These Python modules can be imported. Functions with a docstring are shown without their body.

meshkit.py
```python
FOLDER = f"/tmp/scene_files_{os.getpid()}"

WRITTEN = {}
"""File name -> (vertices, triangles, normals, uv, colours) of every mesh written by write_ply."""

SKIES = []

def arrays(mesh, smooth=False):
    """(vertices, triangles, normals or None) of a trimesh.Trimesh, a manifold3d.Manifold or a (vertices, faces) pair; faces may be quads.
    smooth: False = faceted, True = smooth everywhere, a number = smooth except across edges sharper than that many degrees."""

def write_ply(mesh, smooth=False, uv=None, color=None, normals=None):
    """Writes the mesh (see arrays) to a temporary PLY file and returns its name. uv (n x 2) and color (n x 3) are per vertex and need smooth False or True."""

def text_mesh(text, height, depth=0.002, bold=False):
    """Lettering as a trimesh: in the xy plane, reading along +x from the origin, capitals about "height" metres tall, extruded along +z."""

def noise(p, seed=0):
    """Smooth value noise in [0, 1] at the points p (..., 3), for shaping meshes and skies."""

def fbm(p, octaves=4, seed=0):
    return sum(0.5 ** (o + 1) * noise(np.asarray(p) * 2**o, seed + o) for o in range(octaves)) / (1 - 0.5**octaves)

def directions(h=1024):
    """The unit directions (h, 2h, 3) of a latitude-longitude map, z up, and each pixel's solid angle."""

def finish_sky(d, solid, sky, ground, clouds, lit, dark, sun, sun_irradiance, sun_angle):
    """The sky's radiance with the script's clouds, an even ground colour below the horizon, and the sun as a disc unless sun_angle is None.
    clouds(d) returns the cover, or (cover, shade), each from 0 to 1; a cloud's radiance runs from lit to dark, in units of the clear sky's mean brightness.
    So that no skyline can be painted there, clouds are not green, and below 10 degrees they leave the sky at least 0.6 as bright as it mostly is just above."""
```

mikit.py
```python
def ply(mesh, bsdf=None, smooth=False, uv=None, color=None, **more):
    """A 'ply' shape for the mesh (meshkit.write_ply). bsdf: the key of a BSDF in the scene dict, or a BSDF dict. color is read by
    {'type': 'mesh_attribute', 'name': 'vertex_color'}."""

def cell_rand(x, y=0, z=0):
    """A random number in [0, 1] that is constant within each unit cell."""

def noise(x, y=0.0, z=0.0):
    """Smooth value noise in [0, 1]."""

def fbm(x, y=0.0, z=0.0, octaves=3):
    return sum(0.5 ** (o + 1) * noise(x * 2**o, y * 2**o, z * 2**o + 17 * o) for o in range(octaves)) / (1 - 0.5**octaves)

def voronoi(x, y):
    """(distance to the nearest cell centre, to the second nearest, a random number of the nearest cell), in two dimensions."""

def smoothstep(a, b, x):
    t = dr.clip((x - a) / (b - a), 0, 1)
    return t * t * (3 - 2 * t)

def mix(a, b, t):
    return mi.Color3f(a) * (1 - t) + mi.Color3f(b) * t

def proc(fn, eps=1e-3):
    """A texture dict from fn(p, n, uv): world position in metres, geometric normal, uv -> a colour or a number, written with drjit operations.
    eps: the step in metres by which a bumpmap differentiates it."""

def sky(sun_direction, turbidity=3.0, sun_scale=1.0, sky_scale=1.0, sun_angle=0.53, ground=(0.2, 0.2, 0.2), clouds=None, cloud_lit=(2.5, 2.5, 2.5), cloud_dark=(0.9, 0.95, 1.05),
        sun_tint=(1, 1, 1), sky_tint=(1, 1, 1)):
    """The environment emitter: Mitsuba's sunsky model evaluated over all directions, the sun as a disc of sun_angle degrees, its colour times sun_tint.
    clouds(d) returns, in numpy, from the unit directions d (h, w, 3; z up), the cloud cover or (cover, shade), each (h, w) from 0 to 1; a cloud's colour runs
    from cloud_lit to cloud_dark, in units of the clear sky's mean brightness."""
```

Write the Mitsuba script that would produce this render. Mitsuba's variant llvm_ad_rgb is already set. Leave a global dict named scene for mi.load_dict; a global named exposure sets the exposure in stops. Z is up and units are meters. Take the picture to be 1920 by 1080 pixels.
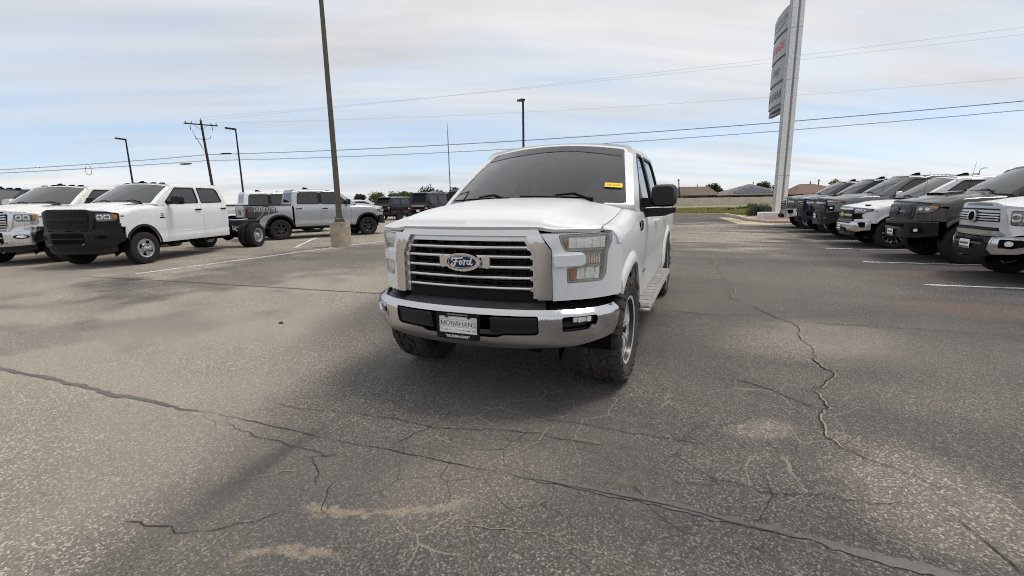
import math, random
import numpy as np, trimesh, mitsuba as mi, drjit as dr
import mikit, meshkit, manifold3d as m3
from mikit import proc, noise, fbm, voronoi, cell_rand, smoothstep, mix
from shapely.geometry import Polygon, LineString, Point, MultiPolygon, box as rect
from shapely import affinity
from shapely.ops import unary_union, transform as sh_transform
from scipy.interpolate import CubicSpline, PchipInterpolator

rng = random.Random(7)
nr = np.random.default_rng(7)
scene, labels = {}, {}

# ---------------------------------------------------------------- camera, sky, exposure
EYE, PITCH, ROLL, FOC = 1.4575, 0.1869, -0.0161, 873.74
_cp, _sp = math.cos(PITCH), math.sin(PITCH)
FW = np.array([0, _cp, -_sp])
UP = -math.sin(ROLL) * np.array([1.0, 0, 0]) + math.cos(ROLL) * np.array([0, _sp, _cp])
scene['camera'] = {'type': 'perspective', 'fov_axis': 'x', 'fov': math.degrees(2 * math.atan(960 / FOC)), 'near_clip': 0.05, 'far_clip': 6000.0,
                   'to_world': mi.ScalarTransform4f().look_at(origin=[0, 0, EYE], target=[float(FW[0]), float(FW[1]), float(EYE + FW[2])], up=[float(x) for x in UP])}


def clouds(d):
    """A high thin overcast, wispy, opening to pale blue low over the horizon."""
    el = np.degrees(np.arcsin(np.clip(d[..., 2], -1, 1)))
    q = d[..., :2] / (np.maximum(d[..., 2:], 0) + 0.10)
    a = np.stack([q[..., 0] * 0.30 + q[..., 1] * 0.16, q[..., 1] * 0.62 - q[..., 0] * 0.1, 0 * el], -1)
    warp = meshkit.fbm(a * 1.7 + 9.1, 4, 3) - 0.5
    n1 = meshkit.fbm(a * [0.8, 1.0, 1] + warp[..., None] * 0.9 + 3.3, 6, 11)
    n2 = meshkit.fbm(a * [2.2, 3.4, 1] + warp[..., None] * 1.3 + 7.7, 6, 23)
    el2 = el + (n1 - 0.5) * 11
    bias = np.interp(el2, [-2, 1.0, 3.0, 5.5, 7.5, 9.5, 12, 18, 30, 90], [0.62, 0.50, 0.10, -0.22, -0.16, 0.10, 0.34, 0.50, 0.55, 0.5])
    c = bias + 0.42 + (n2 - 0.5) * 1.5 + (n1 - 0.5) * 0.8
    wisp = meshkit.fbm(a * [1.3, 7.5, 1] + warp[..., None] * 0.8 + 1.7, 5, 31) - 0.5
    cover = 0.22 + 0.78 * np.clip(c + wisp * 0.42, 0, 1) ** 1.1
    shade = np.clip(0.42 + (n1 - 0.5) * 2.2 + (n2 - 0.5) * 1.4 - wisp * 0.7 + np.interp(el, [0, 8, 16, 40], [-0.12, -0.12, 0.10, 0.15]), 0, 1)
    return cover, shade


SUN_AZ, SUN_EL = 80.0, 66.0
_a, _e = math.radians(SUN_AZ), math.radians(SUN_EL)
scene['daylight'] = mikit.sky([math.sin(_a) * math.cos(_e), math.cos(_a) * math.cos(_e), math.sin(_e)], turbidity=3.0, sun_scale=0.28, sun_angle=18, sky_scale=1.0,
                              ground=(0.17, 0.155, 0.14), clouds=clouds, cloud_lit=(2.26, 2.22, 2.17), cloud_dark=(1.42, 1.48, 1.59), sky_tint=(0.86, 0.86, 0.80), sun_tint=(0.88, 0.97, 1.12))
exposure = 2.42

# ---------------------------------------------------------------- mesh helpers: a mesh here is (vertices, faces, normals)
T4 = mi.ScalarTransform4f
I4 = np.eye(4)
used = {}


def new_key(base):
    if base not in used:
        used[base] = 0
        return base
    used[base] += 1
    return '%s_%03d' % (base, used[base])


def mat4(x=0, y=0, z=0, yaw=0, rx=0, ry=0, s=1):
    c, sn = math.cos(yaw), math.sin(yaw)
    m = np.eye(4)
    m[:3, :3] = np.array([[c, -sn, 0], [sn, c, 0], [0, 0, 1]])
    if rx:
        c, sn = math.cos(rx), math.sin(rx)
        m[:3, :3] = m[:3, :3] @ np.array([[1, 0, 0], [0, c, -sn], [0, sn, c]])
    if ry:
        c, sn = math.cos(ry), math.sin(ry)
        m[:3, :3] = m[:3, :3] @ np.array([[c, 0, sn], [0, 1, 0], [-sn, 0, c]])
    m[:3, :3] *= s
    m[:3, 3] = [x, y, z]
    return m


def cat(*ms):
    flat = []
    for m in ms:
        flat += m if isinstance(m, list) else [m]
    flat = [m for m in flat if len(m[0])]
    off, V, F, N = 0, [], [], []
    for v, f, n in flat:
        V.append(v); F.append(f + off); N.append(n); off += len(v)
    return np.vstack(V), np.vstack(F), np.vstack(N)


def mir(m):
    k = np.array([1, -1, 1.0])
    return m[0] * k, m[1][:, ::-1], m[2] * k


def both(m):
    return cat(m, mir(m))


def move(m, M):
    M = np.asarray(M, float)
    n = m[2] @ np.linalg.inv(M[:3, :3])
    n = n / np.maximum(np.linalg.norm(n, axis=1, keepdims=True), 1e-12)
    return m[0] @ M[:3, :3].T + M[:3, 3], m[1], n


def shift(m, x=0, y=0, z=0):
    return m[0] + np.array([x, y, z], float), m[1], m[2]


def tm(mesh, smooth=32):
    v, f, n = meshkit.arrays(mesh, smooth)
    return v, f, n


def faceted(v, f):
    v, f = np.asarray(v, float), np.asarray(f, int)
    p = v[f]
    n = np.cross(p[:, 1] - p[:, 0], p[:, 2] - p[:, 0])
    n /= np.maximum(np.linalg.norm(n, axis=1, keepdims=True), 1e-12)
    return p.reshape(-1, 3), np.arange(len(f) * 3).reshape(-1, 3), np.repeat(n, 3, axis=0)


def bx(c, size, b=0.0, M=None):
    """A box about c; b chamfers its edges."""
    h = np.array(size, float) / 2
    if b <= 0:
        pts = np.array([[x, y, z] for x in (-1, 1) for y in (-1, 1) for z in (-1, 1)]) * h
    else:
        b = min(b, h.min() * 0.8)
        pts = []
        for k in range(3):
            hh = h - b
            hh[k] = h[k]
            pts += [np.array([x, y, z]) * hh for x in (-1, 1) for y in (-1, 1) for z in (-1, 1)]
        pts = np.array(pts)
    m = tm(m3.Manifold.hull_points(pts), 50 if b and b > 0.03 else 20)
    if M is not None:
        m = move(m, M)
    return shift(m, *c)


def hull(pts, smooth=25):
    return tm(m3.Manifold.hull_points(np.asarray(pts, float)), smooth)


def tube(pts, r, k=8, caps=True):
    p = np.asarray(pts, float)
    r = np.broadcast_to(np.asarray(r, float), (len(p),))
    t = np.gradient(p, axis=0)
    t /= np.linalg.norm(t, axis=1, keepdims=True) + 1e-12
    ref = np.array([0, 0, 1.0]) if abs(t[:, 2]).mean() < 0.8 else np.array([1.0, 0, 0])
    a = np.cross(t, ref)
    a /= np.linalg.norm(a, axis=1, keepdims=True) + 1e-12
    b = np.cross(a, t)
    ang = np.arange(k) * 2 * np.pi / k
    n = np.cos(ang)[None, :, None] * a[:, None] + np.sin(ang)[None, :, None] * b[:, None]
    v = p[:, None] + r[:, None, None] * n
    i, j = np.meshgrid(np.arange(len(p) - 1), np.arange(k), indexing='ij')
    q = np.stack([i * k + j, (i + 1) * k + j, (i + 1) * k + (j + 1) % k, i * k + (j + 1) % k], -1).reshape(-1, 4)
    f = np.vstack([q[:, [0, 2, 1]], q[:, [0, 3, 2]]])
    m = [(v.reshape(-1, 3), f, n.reshape(-1, 3))]
    if caps:
        for e, s in ((0, -1), (-1, 1)):
            ring = v[e]
            tri = np.array([[0, x, x + 1] for x in range(1, k - 1)])
            if s < 0:
                tri = tri[:, ::-1]
            nn = np.tile(t[e] * s, (k, 1))
            tri2 = tri
            c = np.cross(ring[tri[0, 1]] - ring[tri[0, 0]], ring[tri[0, 2]] - ring[tri[0, 0]])
            if c @ nn[0] < 0:
                tri2 = tri[:, ::-1]
            m.append((ring.copy(), tri2, nn))
    return cat(m)


def lathe(prof, n=48, axis='y', smooth=32):
    """prof: (radius, height along the axis), from low to high outside."""
    p = np.asarray(prof, float)
    a = np.arange(n) * 2 * np.pi / n
    c, s = np.cos(a)[:, None], np.sin(a)[:, None]
    v = np.stack([p[None, :, 0] * c, p[None, :, 0] * s, np.broadcast_to(p[None, :, 1], (n, len(p)))], -1).reshape(-1, 3)
    k = len(p)
    i, j = np.meshgrid(np.arange(n), np.arange(k - 1), indexing='ij')
    i2 = (i + 1) % n
    q = np.stack([i * k + j, i2 * k + j, i2 * k + j + 1, i * k + j + 1], -1).reshape(-1, 4)
    f = np.vstack([q[:, [0, 1, 2]], q[:, [0, 2, 3]]])
    if axis == 'y':
        v = np.stack([v[:, 1], v[:, 2], v[:, 0]], -1)
    elif axis == 'x':
        v = np.stack([v[:, 2], v[:, 0], v[:, 1]], -1)
    t = trimesh.Trimesh(v, f, process=True)
    t.update_faces(t.nondegenerate_faces())
    return tm(t, smooth)


def grid(P, flip=False):
    """A sheet through the points P (n, m, 3), smooth."""
    n, m = P.shape[:2]
    i, j = np.meshgrid(np.arange(n - 1), np.arange(m - 1), indexing='ij')
    q = np.stack([i * m + j, (i + 1) * m + j, (i + 1) * m + j + 1, i * m + j + 1], -1).reshape(-1, 4)
    f = np.vstack([q[:, [0, 1, 2]], q[:, [0, 2, 3]]])
    if flip:
        f = f[:, ::-1]
    return tm(trimesh.Trimesh(P.reshape(-1, 3), f, process=False), True)


def polys_of(g):
    if g.is_empty:
        return []
    return [p for p in (g.geoms if hasattr(g, 'geoms') else [g]) if p.geom_type == 'Polygon' and p.area > 1e-7]


def cross(poly):
    cs = [np.asarray(poly.exterior.coords)[:-1]] + [np.asarray(r.coords)[:-1] for r in poly.interiors]
    return m3.CrossSection(cs, m3.FillRule.EvenOdd)


def panel(poly, S, d0, d1, res=0.06, flip=1, sheet=False):
    """The plane figure poly laid on the surface S(a, b) as a plate from d0 to d1 along its normal, with exact normals."""
    out = []
    for g in polys_of(poly):
        man = m3.Manifold.extrude(cross(g), d1 - d0).translate([0, 0, d0]).refine_to_length(res)
        me = man.to_mesh()
        v, f = np.asarray(me.vert_properties[:, :3], float), np.asarray(me.tri_verts, int)
        if not len(f):
            continue
        e = 1e-3
        a, b = v[:, 0], v[:, 1]
        p = S(a, b)
        ta, tb = (S(a + e, b) - S(a - e, b)), (S(a, b + e) - S(a, b - e))
        ta /= np.linalg.norm(ta, axis=1, keepdims=True) + 1e-12
        tb /= np.linalg.norm(tb, axis=1, keepdims=True) + 1e-12
        nn = np.cross(ta, tb) * flip
        nn /= np.linalg.norm(nn, axis=1, keepdims=True) + 1e-12
        w = p + v[:, 2:3] * nn
        q = v[f]
        fn = np.cross(q[:, 1] - q[:, 0], q[:, 2] - q[:, 0])
        fn /= np.linalg.norm(fn, axis=1, keepdims=True) + 1e-15
        ff = f if flip > 0 else f[:, ::-1]
        for lo, hi, sg in ((0.7, 2, 1), (-2, -0.7, -1)):
            if sheet and sg < 0:
                continue
            k = (fn[:, 2] > lo) & (fn[:, 2] < hi)
            out.append((w, ff[k], nn * sg))
        k = np.abs(fn[:, 2]) <= 0.7
        if k.any() and not sheet:
            idx = ff[k]
            n3 = np.repeat(fn[k], 3, axis=0)
            vi = idx.reshape(-1)
            sn = ta[vi] * n3[:, 0:1] + tb[vi] * n3[:, 1:2]
            sn /= np.linalg.norm(sn, axis=1, keepdims=True) + 1e-12
            out.append((w[vi], np.arange(len(vi)).reshape(-1, 3), sn))
    if not out:
        return np.zeros((0, 3)), np.zeros((0, 3), int), np.zeros((0, 3))
    v, f, n = cat(out)
    keep, inv = np.unique(f.reshape(-1), return_inverse=True)
    return v[keep], inv.reshape(-1, 3), n[keep]


def prism(poly, h0, h1, M=None, smooth=30):
    """poly in xy, upright between h0 and h1."""
    m = cat([tm(m3.Manifold.extrude(cross(g), h1 - h0).translate([0, 0, h0]), smooth) for g in polys_of(poly)])
    return m if M is None else move(m, M)


def PG(*pts):
    return Polygon(pts).buffer(0)


def sym(g):
    return unary_union([g, affinity.scale(g, -1, 1, origin=(0, 0))])


def rnd(g, r, q=3):
    return g.buffer(-r, quad_segs=q).buffer(2 * r, quad_segs=q).buffer(-r, quad_segs=q)


def stroke(pts, w, q=4):
    return LineString(pts).buffer(w / 2, quad_segs=q)


def circ(x, y, r, q=10):
    return Point(x, y).buffer(r, quad_segs=q)


def text_poly(text, height, bold=False):
    """Lettering as a plane figure: the outline of meshkit's lettering, its front faces joined."""
    t = meshkit.text_mesh(text, height, 0.002, bold)
    tri = t.vertices[t.faces]
    up = np.cross(tri[:, 1] - tri[:, 0], tri[:, 2] - tri[:, 0])[:, 2] > 1e-12
    g = unary_union([Polygon(x[:, :2]).buffer(1e-5) for x in tri[up & (tri[:, :, 2].mean(1) > 0.001)]])
    return g.simplify(height * 0.01)


def fit_text(text, w, h, bold=False):
    """Lettering centred on the origin, w wide and h high."""
    g = text_poly(text, 1.0, bold)
    x0, y0, x1, y1 = g.bounds
    return affinity.scale(affinity.translate(g, -(x0 + x1) / 2, -(y0 + y1) / 2), w / (x1 - x0), h / (y1 - y0), origin=(0, 0))


def shape(mesh, mat, M=None):
    """The shape dict of a mesh, or a shape dict given again, under the matrix M."""
    if isinstance(mesh, dict):
        d = dict(mesh)
        if mat is not None:
            d['bsdf'] = {'type': 'ref', 'id': mat}
    else:
        v, f, n = cat(mesh) if isinstance(mesh, list) else mesh
        d = {'type': 'ply', 'filename': meshkit.write_ply((v, f), normals=n), 'face_normals': False, 'bsdf': {'type': 'ref', 'id': mat}}
    if M is not None:
        d['to_world'] = T4(np.asarray(M, float).tolist())
    return d


def put(name, mesh, mat, M=None, parent=None, label=None, cat_=None, group=None, kind=None):
    key = new_key((parent + '__' if parent else '') + name)
    scene[key] = shape(mesh, mat, M)
    say(key, label, cat_, group, kind)
    return key


def say(key, label=None, cat_=None, group=None, kind=None):
    d = {k: v for k, v in (('label', label), ('category', cat_), ('group', group), ('kind', kind)) if v}
    if d:
        labels[key] = d


def thing(name, label, cat_, group=None):
    key = new_key(name)
    say(key, label, cat_, group)
    return key


class Veh:
    """A vehicle: its parts are laid out with x forward, y to its left and z up, the front axle over the origin."""

    def __init__(s, name, label, cat_, x, y, yaw_deg, group=None):
        s.key = thing(name, label, cat_, group)
        s.M = mat4(x, y, 0, math.radians(yaw_deg))

    def add(s, name, mesh, mat, parent=None, label=None, M=None, kind=None):
        return put(name, mesh, mat, s.M if M is None else s.M @ M, parent or s.key, label, kind=kind)

# ---------------------------------------------------------------- materials
def rgb(*c):
    return {'type': 'rgb', 'value': list(c)}


def mat(key, d, two=True):
    scene[key] = {'type': 'twosided', 'nested': d} if two else d
    return key


def paint(key, c, metallic=0.0, rough=0.35, coat=1.0):
    return mat(key, {'type': 'principled', 'base_color': rgb(*c), 'roughness': rough, 'metallic': metallic, 'specular': 0.5, 'clearcoat': coat, 'clearcoat_gloss': 0.95})


def gloss(key, c, ior=1.5, alpha=0.0):
    """Lacquer or glass over one colour."""
    d = {'type': 'roughplastic', 'alpha': alpha} if alpha else {'type': 'plastic'}
    return mat(key, {**d, 'diffuse_reflectance': rgb(*c), 'int_ior': ior, 'nonlinear': False})


def plain(key, c, rough=0.5, spec=0.4):
    return mat(key, {'type': 'principled', 'base_color': rgb(*c), 'roughness': rough, 'specular': spec})


def grained(key, c, rough=0.5, amount=0.25, scale=40.0, spec=0.4):
    """One colour with a fine grain and soft patches."""
    c = np.array(c)

    def f(p, n, uv):
        t = fbm(p.x * scale, p.y * scale, p.z * scale, 2) * 0.6 + fbm(p.x * 3.1, p.y * 3.1, p.z * 3.1, 2) * 0.4
        return mi.Color3f(*[float(x) for x in c]) * (1 + amount * 2 * (t - 0.5))
    return mat(key, {'type': 'principled', 'base_color': proc(f), 'roughness': rough, 'specular': spec})


gloss('white_paint', (0.78, 0.79, 0.80), 1.5, 0.10)
gloss('cream_paint', (0.77, 0.765, 0.735), 1.5, 0.10)
paint('silver_paint', (0.44, 0.45, 0.46), metallic=0.55, rough=0.34)
gloss('grey_paint', (0.17, 0.18, 0.19))
gloss('dark_grey_paint', (0.078, 0.074, 0.073))
gloss('blue_paint', (0.012, 0.016, 0.042))
gloss('black_paint', (0.010, 0.010, 0.011))
gloss('slate_paint', (0.085, 0.092, 0.098))
mat('chrome', {'type': 'roughconductor', 'material': 'Al', 'alpha': 0.05, 'specular_reflectance': rgb(0.70, 0.70, 0.71)})
mat('dusty_chrome', {'type': 'principled', 'base_color': proc(lambda p, n, uv: mi.Color3f(0.60, 0.585, 0.57) * (0.86 + 0.28 * fbm(p.x * 60, p.y * 60, p.z * 60, 2))), 'metallic': 0.9, 'roughness': 0.24, 'specular': 0.5})
plain('alloy', (0.44, 0.44, 0.45), 0.32, 0.6)
plain('lamp_bezel', (0.34, 0.34, 0.335), 0.35, 0.5)
plain('lamp_back', (0.60, 0.60, 0.58), 0.35, 0.5)
plain('dark_alloy', (0.035, 0.035, 0.038), 0.3, 0.5)
plain('black_plastic', (0.0095, 0.0095, 0.0105), 0.42, 0.25)
plain('dark_plastic', (0.014, 0.015, 0.018), 0.45, 0.3)
gloss('bright_trim', (0.52, 0.53, 0.55))
plain('grille_black', (0.006, 0.006, 0.007), 0.5, 0.2)
plain('gap_black', (0.006, 0.006, 0.006), 0.9, 0.1)
plain('interior', (0.060, 0.058, 0.055), 0.85, 0.2)
plain('lettering_white', (0.72, 0.72, 0.72), 0.4)
plain('lettering_grey', (0.10, 0.11, 0.11), 0.5)
plain('lettering_red', (0.42, 0.03, 0.04), 0.5)
plain('emblem_blue', (0.010, 0.022, 0.070), 0.35, 0.3)
plain('amber', (0.46, 0.15, 0.025), 0.25, 0.6)
plain('deep_amber', (0.33, 0.10, 0.035), 0.25, 0.6)
plain('lamp_red', (0.14, 0.008, 0.012), 0.15, 0.6)
plain('sticker_yellow', (0.83, 0.58, 0.03), 0.6)
plain('sticker_print', (0.42, 0.25, 0.02), 0.6)
plain('plate_white', (0.80, 0.80, 0.80), 0.45)
plain('gold', (0.50, 0.36, 0.10), 0.3)
grained('rubber', (0.022, 0.021, 0.020), 0.75, 0.35, 50.0, 0.25)
grained('mud_rubber', (0.058, 0.053, 0.047), 0.85, 0.6, 26.0, 0.2)
grained('dusty_plastic', (0.060, 0.060, 0.060), 0.7, 0.5, 45.0)
grained('dusty_step', (0.22, 0.21, 0.195), 0.7, 0.5, 55.0)
mat('reflector', {'type': 'principled', 'base_color': rgb(0.88, 0.88, 0.86), 'metallic': 0.0, 'roughness': 0.25, 'specular': 0.7})
mat('lens', {'type': 'thindielectric', 'int_ior': 1.5, 'specular_transmittance': rgb(0.97, 0.97, 0.95)}, False)
mat('hazed_lens', {'type': 'blendbsdf', 'weight': 0.07, 'a': {'type': 'thindielectric', 'int_ior': 1.5, 'specular_transmittance': rgb(0.98, 0.98, 0.95)}, 'b': {'type': 'twosided', 'nested': {'type': 'diffuse', 'reflectance': rgb(0.75, 0.74, 0.66)}}}, False)
gloss('glass', (0.042, 0.050, 0.048), 1.76)
gloss('dark_glass', (0.012, 0.013, 0.014), 1.72)
gloss('rear_glass', (0.008, 0.009, 0.010), 1.25)
mat('windscreen', {'type': 'blendbsdf', 'weight': 0.58, 'a': {'type': 'twosided', 'nested': {'type': 'plastic', 'diffuse_reflectance': rgb(0.014, 0.018, 0.018), 'int_ior': 1.74}}, 'b': {'type': 'thindielectric', 'int_ior': 1.52, 'specular_transmittance': rgb(0.5, 0.6, 0.57)}}, False)

# ---------------------------------------------------------------- the ground, the lot, the street behind
AX, BX = np.array([0.358, 0.934]), np.array([0.934, -0.358])       # along the aisle, across it


def sm(a, b, x):
    return smoothstep(a, b, x)


def patch(x, y, cx, cy, rx, ry, turn, w):
    """A worn patch with a ragged outline: 1 inside, 0 outside; w is the noise that frays it."""
    c, s = math.cos(turn), math.sin(turn)
    u, v = ((x - cx) * c + (y - cy) * s) / rx, (-(x - cx) * s + (y - cy) * c) / ry
    return 1 - sm(0.55, 1.25, dr.sqrt(u * u + v * v) + (w - 0.5) * 1.1)


def asphalt(p, n, uv):
    x, y = p.x, p.y
    u = x * float(BX[0]) + y * float(BX[1])
    v = x * float(AX[0]) + y * float(AX[1])
    big = fbm(u * 0.42 + 3.1, v * 0.16 + 1.7, 0, 3)
    mid = fbm(x * 1.6 + 11.3, y * 1.6 + 5.1, 0, 3)
    lane = fbm(u * 0.34 + 7.0, v * 1.5, 0, 3)
    # tan dust lies on the left of the lot, thins out towards the right
    dust = 0.98 - 0.74 * sm(-0.75, 0.55, x + 1.62 + 0.10 * (y - 3) + (big - 0.5) * 0.9 + (mid - 0.5) * 0.9) - 0.22 * sm(1.9, 4.0, u + (big - 0.5) * 2.2)
    dust -= 0.30 * patch(x, y, -10.5, 11.0, 3.6, 9.0, -0.37, mid) * sm(0.25, 0.6, lane)
    dust -= 0.62 * patch(x, y, -4.7, 12.6, 2.4, 6.2, -0.37, mid)
    dust -= 0.35 * patch(x, y, -4.6, 5.4, 1.6, 0.8, 0.3, mid)
    dust += 0.85 * patch(x, y, 8.6, 19.5, 2.6, 7.5, -0.37, mid) * sm(0.25, 0.55, lane)
    dust += 0.42 * patch(x, y, 3.1, 4.6, 1.0, 0.8, 0, mid)
    dust += 0.45 * patch(x, y, 2.05, 2.1, 0.40, 0.55, 0.3, mid)
    dust += 0.40 * patch(x, y, 1.55, 2.72, 0.24, 0.13, 0.2, mid)
    dust += 0.25 * patch(x, y, -0.25, 2.25, 0.6, 0.4, 0.2, mid)
    tt = (3.3 - y) / 1.8
    tar = (1 - sm(0.03, 0.17, dr.abs(x + 1.08 + 0.80 * tt - 0.18 * tt * tt) + (mid - 0.5) * 0.30 + (lane - 0.5) * 0.14)) * sm(-0.1, 0.15, tt)
    dust -= 0.22 * tar
    dust += (lane - 0.5) * 0.34 + (mid - 0.5) * 0.22
    dust = dr.clip(dust, 0, 1)
    base = mix((0.068, 0.0665, 0.065), (0.285, 0.253, 0.213), dust)
    rust = patch(x, y, 7.4, 8.6, 1.1, 0.35, -0.37, mid) + patch(x, y, 6.2, 5.6, 1.2, 0.5, -0.37, mid)
    base = mix(base, (0.20, 0.13, 0.095), dr.clip(rust, 0, 1) * 0.40)
    # the stones of the surface: pale and dark grains, with tar between
    d1, d2, r = voronoi(x * 105, y * 105)
    d3, d4, r2 = voronoi(x * 190 + 5, y * 190)
    rough = (sm(0.30, 0.62, fbm(x * 0.9 + 2.0, y * 0.9 + 8.0, 0, 2)) * 0.5 + 0.5) * (1 - 0.35 * tar)
    tone = 0.58 + 0.58 * r + 1.0 * sm(0.80, 0.96, r) + 0.30 * (r2 - 0.5)
    tone *= 0.72 + 0.28 * sm(0.03, 0.20, d2 - d1)
    tone = 1 + (tone - 1.0) * rough * 0.95
    base = base * tone
    pale = sm(0.86, 0.97, r2) * rough * 0.30
    base = mix(base, (0.40, 0.37, 0.33), dr.clip(pale, 0, 1))
    # hairline cracks, some of them filled with blown sand
    wx, wy = fbm(x * 3.1, y * 3.1, 4.0, 3) - 0.5, fbm(x * 3.1 + 40, y * 3.1, 9.0, 3) - 0.5
    e1, e2, er = voronoi((x + wx * 0.15) * 3.1 + 0.37, (y + wy * 0.15) * 3.1 + 0.71)
    edge = e2 - e1
    zone = patch(x, y, 0.0, 2.2, 3.2, 1.9, 0.05, big) * sm(0.28, 0.50, fbm(x * 0.8 + 21, y * 0.8 + 4, 0, 2)) + 0.8 * patch(x, y, 3.2, 5.6, 1.5, 1.4, 0, big)
    width = 0.012 + 0.026 * noise(x * 7, y * 7, 2.0)
    crack = (1 - sm(width * 0.35, width, edge)) * dr.clip(zone, 0, 1)
    fill = sm(0.42, 0.60, fbm(x * 2.2 + 70, y * 2.2 + 13, 0, 3))
    base = mix(base, mix((0.032, 0.030, 0.028), (0.27, 0.235, 0.195), fill), crack * (0.60 + 0.15 * fill))
    # sand blown into two shallow hollows
    ragged = fbm(x * 24, y * 24, 3.0, 3)
    for x0, x1, xc, yc, k in ((-1.08, -0.20, -0.66, 1.985, 0.45), (-1.22, -0.70, -0.98, 1.755, -0.8)):
        off = dr.abs(y - float(yc) - float(k) * (x - float(xc)) * (x - float(xc))) + (ragged - 0.5) * 0.10
        sand = (1 - sm(0.004, 0.040, off)) * sm(x0, x0 + 0.1, x) * (1 - sm(x1 - 0.1, x1, x))
        base = mix(base, mi.Color3f(0.30, 0.245, 0.19) * (0.65 + 0.7 * r2), sand * 0.62)
    return base


def asphalt_bump(p, n, uv):
    d1, d2, r = voronoi(p.x * 105, p.y * 105)
    return (1 - d1 * d1) * (0.3 + r) * 0.0035


scene['asphalt'] = {'type': 'twosided', 'nested': {'type': 'bumpmap', 'arbitrary': proc(asphalt_bump, 0.0015), 'scale': 1.0,
                    'nested': {'type': 'principled', 'base_color': proc(asphalt), 'roughness': 0.82, 'specular': 0.3}}}


def dirt_col(p, n, uv):
    t = fbm(p.x * 0.35, p.y * 0.35, 0, 4)
    g = sm(0.42, 0.62, fbm(p.x * 0.12 + 4, p.y * 0.5, 0, 3))
    return mix(mix((0.19, 0.155, 0.105), (0.27, 0.23, 0.17), t), (0.17, 0.175, 0.065), g)


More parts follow.
